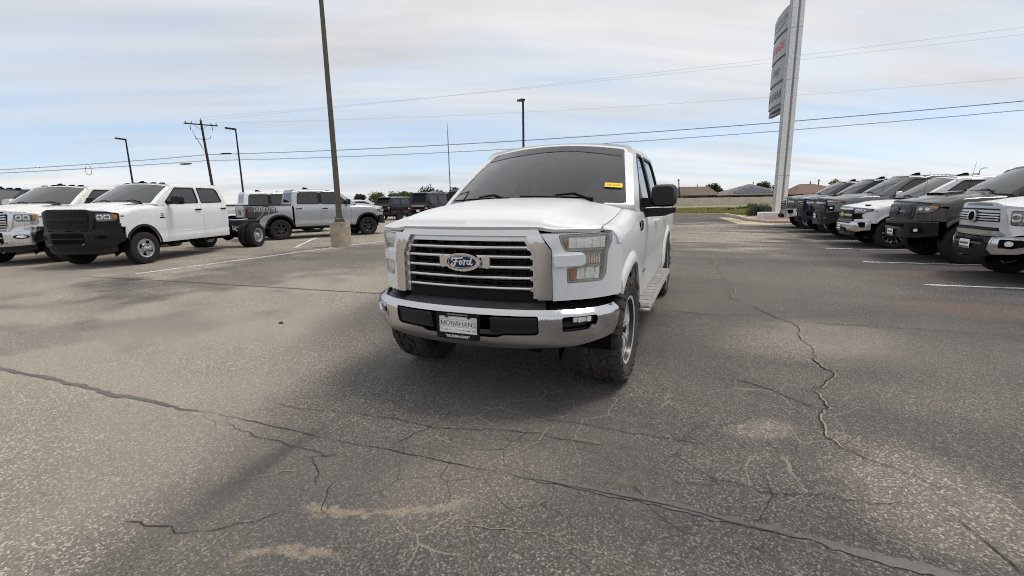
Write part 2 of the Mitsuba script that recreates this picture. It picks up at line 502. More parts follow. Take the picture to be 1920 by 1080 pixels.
mat('dirt', {'type': 'principled', 'base_color': proc(dirt_col), 'roughness': 0.95, 'specular': 0.1})
grained('tar', (0.110, 0.106, 0.102), 0.75, 0.55, 95.0)
grained('dark_tar', (0.042, 0.040, 0.038), 0.9, 0.4, 60.0, 0.15)
grained('blown_sand', (0.30, 0.245, 0.19), 0.95, 0.55, 90.0, 0.1)
grained('road', (0.20, 0.19, 0.18), 0.9, 0.2, 2.0)
grained('kerb_concrete', (0.46, 0.40, 0.32), 0.85, 0.35, 9.0)
grained('white_concrete', (0.58, 0.58, 0.56), 0.85, 0.18, 6.0)
grained('tan_concrete', (0.36, 0.30, 0.225), 0.9, 0.55, 7.0)
grained('wall_render', (0.56, 0.50, 0.42), 0.9, 0.22, 1.2)
grained('red_gravel', (0.36, 0.20, 0.13), 0.95, 0.5, 25.0)


def worn_paint(p, n, uv):
    w = sm(0.28, 0.52, fbm(p.x * 9, p.y * 9, 0, 3) * 0.6 + fbm(p.x * 60, p.y * 60, 0, 2) * 0.4)
    return mix((0.22, 0.20, 0.18), (0.60, 0.585, 0.555), w)


mat('line_paint', {'type': 'principled', 'base_color': proc(worn_paint), 'roughness': 0.8, 'specular': 0.2})

flat_ = lambda poly, z, m, name, **k: put(name, prism(poly, z - 0.002, z, None, False) if False else sheet(poly, z), m, **k)


def sheet(poly, z):
    out = []
    for g in polys_of(poly):
        v, f = trimesh.creation.triangulate_polygon(g, engine='earcut')
        a = v[f]
        area = (a[:, 1, 0] - a[:, 0, 0]) * (a[:, 2, 1] - a[:, 0, 1]) - (a[:, 1, 1] - a[:, 0, 1]) * (a[:, 2, 0] - a[:, 0, 0])
        f = np.where(area[:, None] < 0, f[:, ::-1], f)
        w = np.column_stack([v, np.full(len(v), z)])
        out.append((w, f, np.tile([0, 0, 1.0], (len(w), 1))))
    return cat(out)


put('ground', sheet(rect(-2500, -400, 2500, 5000), -0.010), 'dirt', kind='structure')
lot = PG((-90, -40), (60, -40), (60, 8), (25.0, 21.35), (15.3, 24.75), (14.05, 25.5), (14.30, 28.1), (15.75, 32.6), (17.2, 37.9), (16.9, 38.5), (13.4, 39.75), (-90, 76))
put('parking_lot', sheet(lot, 0.0), 'asphalt', kind='structure')
put('street', sheet(PG((-300, 179), (300, -46), (300, -32), (-300, 193)).buffer(0.1), -0.004), 'road', kind='structure')
# kerb round the planted strip
kp = [(60, 8), (25.0, 21.35), (15.3, 24.75), (14.05, 25.5), (14.30, 28.1), (15.75, 32.6), (17.2, 37.9), (16.9, 38.5), (13.4, 39.75), (-30, 54.9)]
kl = LineString(kp).buffer(0.001).buffer(0.0)
put('kerb', prism(LineString(kp).buffer(0.17, cap_style=2, join_style=1, quad_segs=3).difference(lot.buffer(-0.01)).union(LineString(kp).buffer(0.16, cap_style=2).intersection(lot.buffer(0.3)).difference(lot.buffer(-0.004))), -0.05, 0.13, None, 20), 'kerb_concrete', kind='structure')
isl = PG((60, 8.2), (25.05, 21.5), (15.35, 24.9), (14.2, 25.6), (14.45, 28.1), (15.9, 32.5), (17.3, 37.6), (22, 36.2), (60, 22))
put('gravel_bed', sheet(isl.intersection(rect(10, 10, 40, 31.5)), 0.085), 'red_gravel', kind='structure')
put('apron', sheet(PG((12.0, 24.6), (13.2, 23.7), (15.2, 24.45), (13.85, 25.3), (14.05, 28.2), (15.3, 32.7), (14.6, 33.1), (13.1, 28.2)), 0.004), 'tan_concrete', kind='structure')


# ribbons: seams, cracks and painted lines lying on the asphalt
def ribbon(pts, w, z, jag=0.0, wob=0.0, step=0.03, taper=True, seed=1):
    r = np.random.default_rng(seed)
    L = LineString(pts)
    n = max(4, int(L.length / step))
    s = np.linspace(0, L.length, n)
    P = np.array([L.interpolate(t).coords[0] for t in s])
    if wob:
        k = meshkit.fbm(np.column_stack([s * 3.0, 0 * s + seed, 0 * s]), 5, seed) - 0.5
        k2 = meshkit.fbm(np.column_stack([s * 16.0, 0 * s + seed, 0 * s + 5]), 3, seed + 9) - 0.5
        t = np.gradient(P, axis=0)
        t /= np.linalg.norm(t, axis=1, keepdims=True) + 1e-9
        P = P + np.column_stack([-t[:, 1], t[:, 0]]) * (k * wob + k2 * wob * 0.35)[:, None]
    t = np.gradient(P, axis=0)
    t /= np.linalg.norm(t, axis=1, keepdims=True) + 1e-9
    nn = np.column_stack([-t[:, 1], t[:, 0]])
    e = np.clip(np.minimum(s, L.length - s) / (0.12 * L.length + 1e-6), 0.12, 1) if taper else 1 + 0 * s
    a = w / 2 * e * (1 + jag * 0.35 * (r.random(n) - 0.5) * 2) * (1 + jag * 2.2 * (meshkit.fbm(np.column_stack([s * 6, 0 * s + seed, 0 * s + 2]), 3, seed + 3) - 0.5))
    b = w / 2 * e * (1 + jag * 0.35 * (r.random(n) - 0.5) * 2) * (1 + jag * 2.2 * (meshkit.fbm(np.column_stack([s * 6, 0 * s + seed, 0 * s + 7]), 3, seed + 4) - 0.5))
    v = np.vstack([np.column_stack([P + nn * np.maximum(a, 0.0005)[:, None], np.full(n, z)]), np.column_stack([P - nn * np.maximum(b, 0.0005)[:, None], np.full(n, z)])])
    i = np.arange(n - 1)
    f = np.vstack([np.column_stack([i, i + n, i + 1]), np.column_stack([i + 1, i + n, i + n + 1])])
    return v, f, np.tile([0, 0, 1.0], (len(v), 1))


def mark(name, pts, w, m, z=0.004, **k):
    put(name, ribbon(pts, w, z, **k), m, kind='structure')


mark('sealed_seam', [(-5.6, 4.5), (-4.76, 4.12), (-3.61, 3.67), (-3.06, 3.43), (-2.65, 3.27), (-2.20, 3.11)], 0.042, 'tar', jag=0.7, wob=0.05, seed=3)
mark('sealed_seam', [(-2.24, 3.13), (-1.58, 2.88), (-1.23, 2.73), (-0.86, 2.60), (-0.51, 2.45), (-0.02, 2.27)], 0.005, 'dark_tar', jag=0.8, wob=0.04, seed=4)
mark('sealed_seam', [(-0.02, 2.27), (0.26, 2.19), (0.57, 2.09), (0.84, 1.97), (1.10, 1.84), (1.32, 1.75)], 0.045, 'tar', jag=0.9, wob=0.04, seed=5)
mark('sealed_seam', [(1.25, 1.78), (1.40, 1.70), (1.60, 1.60), (1.9, 1.45)], 0.05, 'tar', jag=0.6, wob=0.04, seed=6)
mark('crack', [(0.05, 2.25), (0.4, 2.13), (0.84, 1.95), (1.2, 1.79)], 0.006, 'dark_tar', z=0.007, jag=0.8, wob=0.03, seed=8)
main = [(5.04, 11.8), (4.04, 9.05), (3.58, 7.4), (3.18, 6.6), (3.19, 5.64), (3.25, 5.09), (2.99, 4.69), (2.86, 4.28), (2.66, 3.79), (2.59, 3.61), (2.36, 3.36), (2.25, 3.33), (2.18, 3.02), (2.02, 2.87), (1.90, 2.63), (1.90, 2.47), (1.98, 2.33), (2.07, 2.23), (2.17, 2.06), (2.35, 1.91)]
mark('crack', [(x + 0.012, y) for x, y in main], 0.013, 'blown_sand', z=0.004, jag=1.2, wob=0.16, seed=11)
mark('crack', main, 0.009, 'dark_tar', z=0.008, jag=0.9, wob=0.16, seed=11)
mark('crack', [(2.02, 1.98), (2.0, 1.79), (1.97, 1.55)], 0.007, 'dark_tar', z=0.006, jag=0.9, wob=0.06, seed=12)
mark('crack', [(3.0, 5.35), (3.35, 5.24), (3.66, 5.15), (4.23, 4.96), (4.72, 4.79), (5.6, 4.45), (7.0, 3.9)], 0.011, 'dark_tar', z=0.006, jag=0.9, wob=0.05, seed=13)
mark('crack', [(2.0, 5.9), (2.5, 5.7), (3.2, 5.6)], 0.014, 'dark_tar', z=0.006, jag=0.8, wob=0.2, seed=14)
mark('crack', [(1.75, 3.6), (1.95, 3.35), (2.1, 3.02)], 0.010, 'dark_tar', z=0.006, jag=0.8, wob=0.06, seed=15)
mark('sand_drift', [(0.52, 1.42), (0.62, 1.5), (0.8, 1.38)], 0.04, 'blown_sand', jag=1.0, wob=0.08, step=0.012, seed=18)
for i, c in enumerate([[(-2.06, 2.97), (-1.67, 2.80), (-1.28, 2.60), (-1.0, 2.47)], [(-1.44, 2.25), (-1.30, 2.32), (-1.21, 2.37)], [(-1.03, 2.20), (-1.09, 2.37), (-1.19, 2.48), (-1.0, 2.56)], [(-1.9, 3.3), (-1.5, 3.15), (-1.0, 3.05), (-0.5, 2.85), (0.2, 2.7), (0.9, 2.45)],
                         [(-2.3, 2.75), (-1.9, 3.1), (-1.2, 3.45), (-0.6, 3.5)], [(-0.75, 2.62), (-0.55, 2.85), (-0.42, 3.1)], [(0.1, 2.95), (0.5, 2.8), (1.0, 2.62), (1.35, 2.45)], [(-0.2, 2.35), (0.15, 2.6), (0.2, 2.85)], [(-0.9, 2.0), (-0.95, 2.25)], [(-1.9, 1.95), (-1.5, 1.85), (-1.2, 1.95), (-1.05, 2.05)],
                         [(-0.3, 1.9), (0.1, 1.83), (0.35, 1.70), (0.55, 1.62)], [(0.9, 2.3), (1.3, 2.1), (1.6, 2.0), (1.9, 1.95)], [(1.1, 1.85), (1.25, 2.05), (1.3, 2.2)]]):
    mark('crack', c, 0.0042, 'blown_sand' if i % 3 == 1 else 'dark_tar', z=0.005, jag=1.0, wob=0.10, step=0.015, seed=30 + i)
mark('pavement_joint', [(-9.6, 9.97), (-5.6, 8.62), (-2.26, 7.43), (-0.5, 6.8)], 0.035, 'dark_tar', jag=0.4, wob=0.03, seed=20)
mark('pavement_joint', [(-9.0, 3.4), (-5.39, 4.71)], 0.02, 'dark_tar', jag=0.4, wob=0.03, seed=21)
# painted lines
starts = [(6.69, 7.41), (7.69, 10.12), (8.65, 12.82), (9.57, 15.44), (10.53, 18.2), (11.60, 20.85), (12.4, 23.45)]
for x, y in starts:
    mark('parking_line', [(x, y), (x + 5.2 * BX[0], y + 5.2 * BX[1])], 0.085, 'line_paint', taper=False, jag=0.1)
mark('parking_line', [(-8.20, 10.05), (-5.93, 15.28), (-4.70, 18.0), (-2.2, 24.0), (1.5, 33)], 0.10, 'line_paint', taper=False, jag=0.1)
for x, y in ((-5.93, 15.28), (-7.25, 15.6)):
    mark('parking_line', [(x, y), (x - 1.2, y + 4.8)], 0.09, 'line_paint', taper=False, jag=0.15)
mark('parking_line', [(-7.4, 15.75), (-6.2, 15.75)], 0.08, 'line_paint', taper=False, jag=0.15)

# ---------------------------------------------------------------- light poles, utility poles, wires, mast
plain('pole_brown', (0.105, 0.088, 0.066), 0.55)
plain('pole_dark', (0.018, 0.020, 0.024), 0.5)
grained('timber', (0.055, 0.040, 0.032), 0.9, 0.4, 5.0)
plain('wire', (0.03, 0.032, 0.036), 0.7)
plain('wire_pale', (0.33, 0.33, 0.34), 0.7)
plain('wire_grey', (0.20, 0.20, 0.21), 0.7)
mat('galvanised', {'type': 'principled', 'base_color': rgb(0.45, 0.46, 0.47), 'metallic': 0.5, 'roughness': 0.45})


def taper_box(h0, h1, w0, w1, yaw=0.0):
    pts = [(sx * w / 2, sy * w / 2, z) for z, w in ((h0, w0), (h1, w1)) for sx in (-1, 1) for sy in (-1, 1)]
    return move(hull(pts, 20), mat4(yaw=yaw))


BASE = (-5.72, 15.72)
k = thing('light_pole', 'tall brown square light pole on a tan concrete block left of the middle truck', 'light pole', 'car lot light poles')
M = mat4(BASE[0], BASE[1], 0, 0.36)
cpts = circ(0, 0, 0.36, 12)
put('concrete_base', move(lathe([(0.0, -0.02), (0.345, -0.02), (0.350, 0.02), (0.345, 0.80), (0.33, 0.82), (0.0, 0.82)], 8, 'z', 50), mat4(yaw=0.39)), 'tan_concrete', M, k)
put('base_plate', bx((0, 0, 0.835), (0.40, 0.40, 0.03), 0.005), 'pole_brown', M, k)
put('base_cover', bx((0, 0, 0.90), (0.30, 0.30, 0.11), 0.02), 'pole_brown', M, k)
put('shaft', taper_box(0.85, 9.1, 0.19, 0.115), 'pole_brown', M, k)
put('lamp_head', bx((-0.45, 0, 9.15), (0.75, 0.36, 0.14), 0.03), 'pole_brown', M, k)
for x, y, h, yaw, lab in ((-39.45, 50, 8.15, 0.35, 'dark light pole farthest left behind the parked white trucks, lamp pointing left'), (-25.8, 46, 8.37, 0.35, 'dark light pole right of the wooden utility pole, lamp pointing left'), (1.02, 36, 8.6, -1.25, 'dark light pole rising behind the roof of the middle truck')):
    k = thing('light_pole', lab, 'light pole', 'car lot light poles')
    M = mat4(x, y, 0, yaw)
    put('shaft', taper_box(0.0, h, 0.17, 0.11), 'pole_dark', M, k)
    put('lamp_head', hull([(a, b, z) for a, b, z in ((0.05, 0.14, h - 0.05), (0.05, -0.14, h - 0.05), (0.05, 0.14, h + 0.1), (0.05, -0.14, h + 0.1), (-0.85, 0.18, h + 0.05), (-0.85, -0.18, h + 0.05), (-0.85, 0.16, h + 0.20), (-0.85, -0.16, h + 0.20))]), 'pole_dark', M, k)
    put('concrete_base', lathe([(0, 0), (0.3, 0), (0.3, 0.7), (0, 0.7)], 16, 'z'), 'white_concrete', M, k)

UP_X, UP_Y = -37.4, 60.0
k = thing('utility_pole', 'dark wooden utility pole with crossarm and insulators behind the left trucks', 'utility pole')
M = mat4(UP_X, UP_Y, 0, 0.30)
lean = np.array([-0.7, 0, 0])
put('shaft', tube([(0.15, 0, 0), (-0.35, 0, 11.6)], [0.19, 0.12], 10), 'timber', M, k)
ARM = 11.1
put('crossarm', bx((-0.34, -0.14, ARM), (3.6, 0.10, 0.14), 0.01, mat4(ry=0.06)), 'timber', M, k)
for x in (-1.95, -1.3, 0.75, 1.3):
    put('insulator', lathe([(0, 0), (0.05, 0), (0.07, 0.06), (0.04, 0.10), (0.06, 0.16), (0.03, 0.24), (0, 0.24)], 10, 'z'), 'wire_grey', M @ mat4(x, -0.14, ARM + 0.05 - x * 0.06), k)
put('insulator', lathe([(0, 0), (0.05, 0), (0.06, 0.1), (0.03, 0.3), (0, 0.3)], 10, 'z'), 'wire_grey', M @ mat4(-0.36, 0, 11.6), k)
for s in (-1, 1):
    put('arm_brace', tube([(-0.34 + s * 0.75, -0.16, ARM - 0.05), (-0.32, -0.16, ARM - 0.65)], 0.022, 5), 'wire', M, k)
    put('hanging_insulator', tube([(-0.34 + s * 1.15, -0.14, ARM - 0.08), (-0.34 + s * 1.18, -0.14, ARM - 0.62)], [0.03, 0.06], 6), 'wire_grey', M, k)
    put('bracket', tube([(-0.3, -0.16, ARM - 1.75), (-0.3 + s * 0.8, -0.16, ARM - 1.65), (-0.3 + s * 0.85, -0.16, ARM - 1.3)], 0.03, 5), 'wire', M, k)
put('jumper', tube([(-1.4, -0.16, ARM - 0.6), (-1.0, -0.2, ARM - 1.6), (-0.4, -0.2, ARM - 3.0)], 0.02, 5), 'wire', M, k)
put('jumper', tube([(-1.1, -0.18, ARM - 1.4), (-0.6, -0.2, ARM - 2.4), (-0.25, -0.2, ARM - 3.4)], 0.02, 5), 'wire', M, k)
top = lambda x, z: (M @ np.array([x, -0.15, z, 1]))[:3]


def wire(name, a, b, sag, r, m, label, n=40):
    t = np.linspace(0, 1, n)[:, None]
    P = np.asarray(a) * (1 - t) + np.asarray(b) * t
    P[:, 2] -= sag * 4 * (t[:, 0] * (1 - t[:, 0]))
    key = put(name, tube(P, r, 6), m)
    say(key, label, 'cable')
    return key


R1, R2 = np.array([57.0, 40.0, 9.9]), np.array([57.2, 40.0, 9.2])
P1, P2 = top(-0.1, 7.55), top(-0.05, 6.85)
wire('overhead_cable', P1, R1, 0.9, 0.034, 'wire', 'upper of the two thick black cables crossing the low sky to the right')
wire('overhead_cable', P2, R2, 1.0, 0.026, 'wire', 'lower of the two thick black cables crossing the sky low to the right')
wire('overhead_cable', P1, np.array([-66, 42, 4.2]), 0.35, 0.030, 'wire', 'upper cable sagging from the wooden pole to the left edge')
wire('overhead_cable', P2, np.array([-66, 42, 4.0]), 0.25, 0.030, 'wire', 'lower cable sagging from the wooden pole to the left edge')
for i, (x, e, lab) in enumerate(((-1.95, (57.0, 40.0, 16.0), 'highest thin pale wire crossing the sky to the right'), (-0.36, (57.1, 40.0, 15.3), 'second highest thin pale wire crossing the sky to the right'), (1.3, (57.3, 40, 11.6), 'faint single wire between the thin pair and the thick cables'))):
    wire('power_line', top(x, ARM + 0.25 if i != 1 else 11.9), np.array(e), (0.5, 0.5, 0.9)[i], 0.008, 'wire_pale', lab)
a = P2 * 0.93 + np.array([-66, 42, 4.0]) * 0.07 - [0, 0, 0.2]
k = thing('cable_splice', 'black splice case hanging on the lower left cable near the wooden pole', 'splice case')
put('case', tube([a - [0.55, 0.3, 0.12], a - [0.3, 0.2, 0.10], a + [0.3, 0.2, -0.06], a + [0.55, 0.3, 0.0]], [0.04, 0.10, 0.10, 0.04], 8), 'wire', None, k)
th = np.linspace(0.4, 5.6, 14)
b = P2 * 0.66 + np.array([-66, 42, 4.0]) * 0.34
put('cable_loop', tube(np.stack([b[0] + 0.35 * np.sin(th), b[1] + 0 * th, b[2] - 0.45 + 0.5 * np.cos(th)], -1), 0.025, 5), 'wire', None, k)
a = P1 * 0.98 + R1 * 0.02
k = thing('cable_splice', 'small black sleeve on the upper thick cable right of the wooden pole', 'splice case')
put('case', tube([a, a + [0.4, -0.1, 0.0], a + [1.2, -0.3, -0.02], a + [1.6, -0.4, -0.03]], [0.04, 0.08, 0.08, 0.04], 8), 'wire', None, k)
k = thing('radio_mast', 'thin tall pale mast on the horizon left of the middle truck roof', 'mast')
put('pole', tube([(-16.4, 130, 0), (-16.5, 130, 18.5), (-16.55, 130, 21.8)], [0.16, 0.12, 0.05], 6), 'wire_grey', None, k)
put('base_cabinet', bx((-16.4, 130.5, 0.7), (1.2, 0.8, 1.4), 0.02), 'galvanised', None, k)
for (x, y, h, lean_), lab in zip(((35.5, 100, 5.2, -0.25), (64.7, 100, 4.7, 0), (-23.6, 140, 6.5, 0.1)), ('slim distant pole leaning before the leftmost far house', 'slim distant pole beside the rightmost far roof', 'short distant utility pole above the black cars')):
    k = thing('distant_pole', lab, 'utility pole')
    put('shaft', tube([(x - lean_, y, 0), (x + lean_, y, h)], [0.13, 0.10], 6), 'timber', None, k)
    put('crossarm', bx((x + lean_, y, h - 0.25), (0.7, 0.08, 0.1)), 'timber', None, k)
k = thing('street_lamp', 'thin curved street lamp above the roofs of the right-hand trucks', 'street lamp')
put('shaft', tube([(54.0, 55, 0), (54.0, 55, 3.9), (54.15, 55, 4.1), (54.5, 55, 4.2)], 0.035, 6), 'pole_dark', None, k)
put('lamp_head', bx((54.6, 55, 4.2), (0.35, 0.15, 0.06), 0.01), 'pole_dark', None, k)

# ---------------------------------------------------------------- dealer sign on its pylon
sd = np.array([0.208, 0.978, 0])                  # from the pylon to the far end of the sign
nf = np.array([-0.978, 0.208, 0])                 # the way its front looks
SO = np.array([15.95, 28.22, 0])
plain('sign_face', (0.28, 0.29, 0.31), 0.4)
plain('sign_frame', (0.16, 0.165, 0.17), 0.45)
plain('pylon_white', (0.80, 0.80, 0.80), 0.4)
plain('pylon_shade_joint', (0.33, 0.34, 0.35), 0.4)  # painted shade for the pylon side and groove, also its joint lines
plain('sign_ink', (0.045, 0.05, 0.05), 0.5)
plain('sign_green', (0.10, 0.12, 0.09), 0.5)
k = thing('sign_pylon', 'tall white pylon with four stacked maker panels at the end of the right-hand row', 'sign')
MS = np.eye(4)
MS[:3, 0], MS[:3, 1], MS[:3, 2], MS[:3, 3] = sd, nf, [0, 0, 1], SO     # x along the sign, y out of its front
MS[:3, 0] = sd
put('concrete_base', bx((0.05, 0.0, 0.22), (1.5, 1.75, 0.52), 0.03), 'white_concrete', MS, k)
put('column', bx((-0.02, 0.06, 7.4), (0.50, 0.28, 14.0), 0.01), 'pylon_white', MS, k)
put('column', bx((-0.02, -0.31, 7.4), (0.50, 0.20, 14.0), 0.01), 'pylon_white', MS, k)
put('column_web', bx((0.03, -0.145, 7.4), (0.36, 0.13, 14.0)), 'pylon_shade_joint', MS, k)  # grey adds the shade of the groove to its colour
put('painted_side_shade', bx((0.0, 0.215, 7.4), (0.42, 0.02, 14.0)), 'pylon_shade_joint', MS, k)  # grey sheet: shade of the left face put into the colour
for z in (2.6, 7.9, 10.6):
    put('joint', cat(bx((-0.272, 0.06, z), (0.004, 0.28, 0.03)), bx((-0.272, -0.31, z), (0.004, 0.20, 0.03))), 'pylon_shade_joint', MS, k)


def S_sign(a, z):
    return np.stack([0.10 + a, 0.05 + 0.42 * (1 - ((a - 1.2) / 2.9) ** 2) - 0.34, z], -1)


put('cabinet', panel(rect(0.05, 6.55, 3.72, 12.1), S_sign, -0.30, -0.02, 0.3, -1), 'sign_frame', MS, k)
put('soffit', bx((1.9, -0.20, 6.45), (3.2, 0.22, 0.22), 0.03), 'sign_frame', MS, k)
for i, (z0, z1) in enumerate(((6.80, 7.93), (8.12, 9.32), (9.48, 10.68), (10.84, 12.0))):
    pk = put('panel', panel(rnd(rect(0.16, z0, 3.66, z1), 0.04), S_sign, -0.02, 0.05, 0.25, -1), 'sign_face', MS, k)
    zc = (z0 + z1) / 2

    def ink(poly, m):
        g = affinity.translate(affinity.scale(poly, -1, 1, origin=(0, 0)), 1.9, zc)
        put('lettering', panel(g, S_sign, 0.05, 0.056, 0.3, -1), m, MS, pk)
    if i == 0:
        ink(affinity.translate(fit_text('RAM', 1.75, 0.48, True), 0.45, 0), 'sign_ink')
        head = unary_union([PG((-0.12, 0.25), (0.12, 0.25), (0.16, 0.0), (0.07, -0.28), (-0.07, -0.28), (-0.16, 0.0)), stroke([(-0.14, 0.2), (-0.30, 0.24), (-0.36, 0.02), (-0.26, -0.14)], 0.09), stroke([(0.14, 0.2), (0.30, 0.24), (0.36, 0.02), (0.26, -0.14)], 0.09)])
        ink(affinity.translate(head, -1.15, 0), 'sign_ink')
    elif i == 1:
        ink(affinity.translate(fit_text('Jeep', 1.5, 0.62, True), 0.1, 0), 'sign_green')
    elif i == 2:
        ink(affinity.skew(fit_text('DODGE', 2.5, 0.42, True), 10), 'lettering_red')
    else:
        ink(affinity.translate(fit_text('CHRYSLER', 2.8, 0.26), 0, 0.12), 'sign_ink')
        ink(unary_union([stroke([(-1.25, -0.12), (-0.6, -0.20), (-0.2, -0.24)], 0.035), stroke([(1.25, -0.12), (0.6, -0.20), (0.2, -0.24)], 0.035), stroke([(-1.1, -0.18), (-0.2, -0.28)], 0.03), stroke([(1.1, -0.18), (0.2, -0.28)], 0.03), affinity.scale(circ(0, -0.24, 0.16), 1.3, 0.5)]), 'sign_ink')

# ---------------------------------------------------------------- far wall, houses, planting
k = thing('boundary_wall', 'long low cream wall in front of the far houses', 'wall')
wd = np.array([0.955, -0.30])
w0 = np.array([8.0, 88.2])
for i in range(17):
    c = w0 + wd * (i * 3.6 + 1.8)
    put('wall_bay', bx((c[0], c[1], 0.62), (3.585, 0.16, 1.34), 0.0, mat4(yaw=math.atan2(wd[1], wd[0]))), 'wall_render', None, k)
grained('roof_brown', (0.135, 0.105, 0.085), 0.9, 0.3, 2.0)
grained('roof_grey', (0.155, 0.15, 0.145), 0.9, 0.3, 2.0)
grained('roof_red', (0.17, 0.115, 0.088), 0.9, 0.3, 2.0)
grained('roof_dark', (0.07, 0.065, 0.062), 0.9, 0.3, 2.0)
plain('house_brick', (0.20, 0.13, 0.10), 0.9)
plain('trim_dark', (0.05, 0.04, 0.035), 0.8)
plain('solar', (0.018, 0.020, 0.045), 0.15, 0.6)


def hip(x0, x1, y0, y1, ze, zr, r0, r1, over=0.5):
    """A hipped roof over a rectangle: eaves at ze, a ridge from r0 to r1 at zr."""
    ym = (y0 + y1) / 2
    pts = [(x, y, z) for x in (x0 - over, x1 + over) for y in (y0 - over, y1 + over) for z in (ze, ze - 0.18)] + [(r0, ym, zr), (r1, ym, zr)]
    return hull(pts, 10)


def house(label, x, y, w, d, ze, zr, r0, r1, roof, yaw=-0.3, rear=None):
    key = thing('house', label, 'house')
    Mh = mat4(x, y, 0, yaw)
    put('wall', bx((w / 2, d / 2, ze / 2), (w, d, ze)), 'house_brick', Mh, key)
    rk = put('roof', hip(0, w, 0, d, ze, zr, r0, r1), roof, Mh, key)
    put('fascia', bx((w / 2, -0.52, ze - 0.10), (w + 1.06, 0.05, 0.22)), 'trim_dark', Mh, key)
    for i in range(max(2, int(w / 4))):
        put('window', bx((w * (i + 0.6) / max(2, int(w / 4)), -0.02, ze * 0.55), (1.4, 0.08, 1.1)), 'trim_dark', Mh, key)
    put('vent', lathe([(0, 0), (0.10, 0), (0.10, 0.5), (0.14, 0.5), (0.14, 0.58), (0, 0.58)], 8, 'z'), 'trim_dark', Mh @ mat4((r0 + r1) / 2 + 0.8, d * 0.5, zr - 0.1), rk)
    return key, Mh


house('brown roofed far house, leftmost, its long roof slope facing the lot', 38.0, 104.5, 7.6, 9, 1.80, 3.75, 0.6, 7.3, 'roof_brown', 0.0)
hk, HM = house('far house with dark stepped solar panels on a grey hipped roof', 45.4, 101.5, 13.6, 9.5, 1.72, 4.05, 6.7, 7.2, 'roof_grey', -0.12)
house('low brown far house right of the solar roof, half behind the sign pylon', 57.2, 99.0, 6.5, 8, 1.65, 2.9, 2.4, 3.2, 'roof_brown', -0.15)
house('reddish brown far house right of the sign pylon', 57.6, 95.0, 11.5, 10, 1.7, 3.75, 1.8, 4.4, 'roof_red', -0.2)
house('dark roofed far house above the hoods of the right-hand row', 66.5, 88.0, 6, 8, 2.2, 3.1, 1.5, 4.5, 'roof_dark', -0.3)
sl = math.atan2(4.05 - 1.72, 4.75 + 0.5)
rows = ((0.9, 9, 0.0), (1.85, 6, 0.0), (2.8, 4, 0.0), (3.7, 1, 0.0))
for t, n, o in rows:
    for i in range(n):
        x = 6.9 + (i - (n - 1) / 2) * 1.03 + o
        yy = -0.5 + (t + 0.25) * math.cos(sl)
        put('solar_panel', move(bx((0, 0, 0), (1.0, 0.90, 0.05)), mat4(rx=sl)), 'solar', HM @ mat4(x, yy, 1.72 + (t + 0.25) * math.sin(sl) + 0.07), hk)

leaf = lambda key, c: mat(key, {'type': 'principledthin', 'base_color': rgb(*c), 'roughness': 0.7, 'diff_trans': 0.5, 'spec_trans': 0.0, 'eta': 1.4}, False)
leaf('leaf_green', (0.095, 0.115, 0.042))
leaf('leaf_dark', (0.060, 0.070, 0.040))
leaf('leaf_yellow', (0.16, 0.16, 0.055))
leaf('leaf_blue', (0.12, 0.155, 0.10))
leaf('grass_green', (0.27, 0.28, 0.085))
leaf('grass_dry', (0.42, 0.35, 0.18))


def leaves(blobs, n, size, r):
    """Leaf clumps: small folded quads in the outer half of each blob (x, y, z, rx, ry, rz)."""
    V, F_ = [], []
    vol = np.array([b[3] * b[4] * b[5] for b in blobs]) ** 0.7
    cnt = np.maximum(3, (n * vol / vol.sum()).astype(int))
    for b, m in zip(blobs, cnt):
        d = r.normal(size=(m, 3))
        d /= np.linalg.norm(d, axis=1, keepdims=True)
        c = np.array(b[:3]) + d * np.array(b[3:]) * (r.random((m, 1)) ** 0.45) * (0.8 + 0.35 * meshkit.noise(d * 2.2 + b[0], 3)[:, None])
        a = r.normal(size=(m, 3))
        a /= np.linalg.norm(a, axis=1, keepdims=True)
        e = np.cross(a, r.normal(size=(m, 3)))
        e /= np.linalg.norm(e, axis=1, keepdims=True)
        s = size * (0.6 + 0.8 * r.random((m, 1)))
        V += [np.stack([c - a * s, c - e * s * 0.6, c + a * s, c + e * s * 0.6], 1).reshape(-1, 3)]
    v = np.vstack(V)
    k_ = np.arange(len(v) // 4)[:, None] * 4
    f = np.vstack([k_ + [0, 1, 2], k_ + [0, 2, 3]])
    return faceted(v, f)


def tree(label, x, y, h, w, m, n=1400, size=0.22, low=0.25, seed=1, cat_='tree', name='tree', trunks=1):
    r = np.random.default_rng(seed)
    key = thing(name, label, cat_)
    blobs, limbs = [], []
    for i in range(9):
        a, q = r.uniform(0, 6.28), r.uniform(0.1, 1.0)
        z = h * (low + (1 - low) * r.uniform(0.25, 0.86))
        k_ = math.sqrt(max(0.1, 1 - ((z / h - 0.55) / 0.55) ** 2))
        c = (w / 2 * 0.62 * q * k_ * math.cos(a), w / 2 * 0.62 * q * k_ * math.sin(a), z)
        s = r.uniform(0.20, 0.34) * w
        blobs.append((*c, s, s, s * r.uniform(0.6, 0.95)))
        limbs.append(tube([(0, 0, h * low * 0.6), (c[0] * 0.4, c[1] * 0.4, (h * low + z) / 2), c], [0.05 * h * 0.4, 0.03 * h * 0.4, 0.012 * h * 0.4], 5))
    Mt = mat4(x, y, 0)
    put('crown', leaves(blobs, n, size, r), m, Mt, key)
    put('trunk', cat(tube([(0, 0, -0.1), (0.05 * h * 0.3, 0, h * low), (0, 0, h * 0.6)], [0.03 * h + 0.05, 0.022 * h + 0.03, 0.02], 7), *limbs), 'timber', Mt, key)


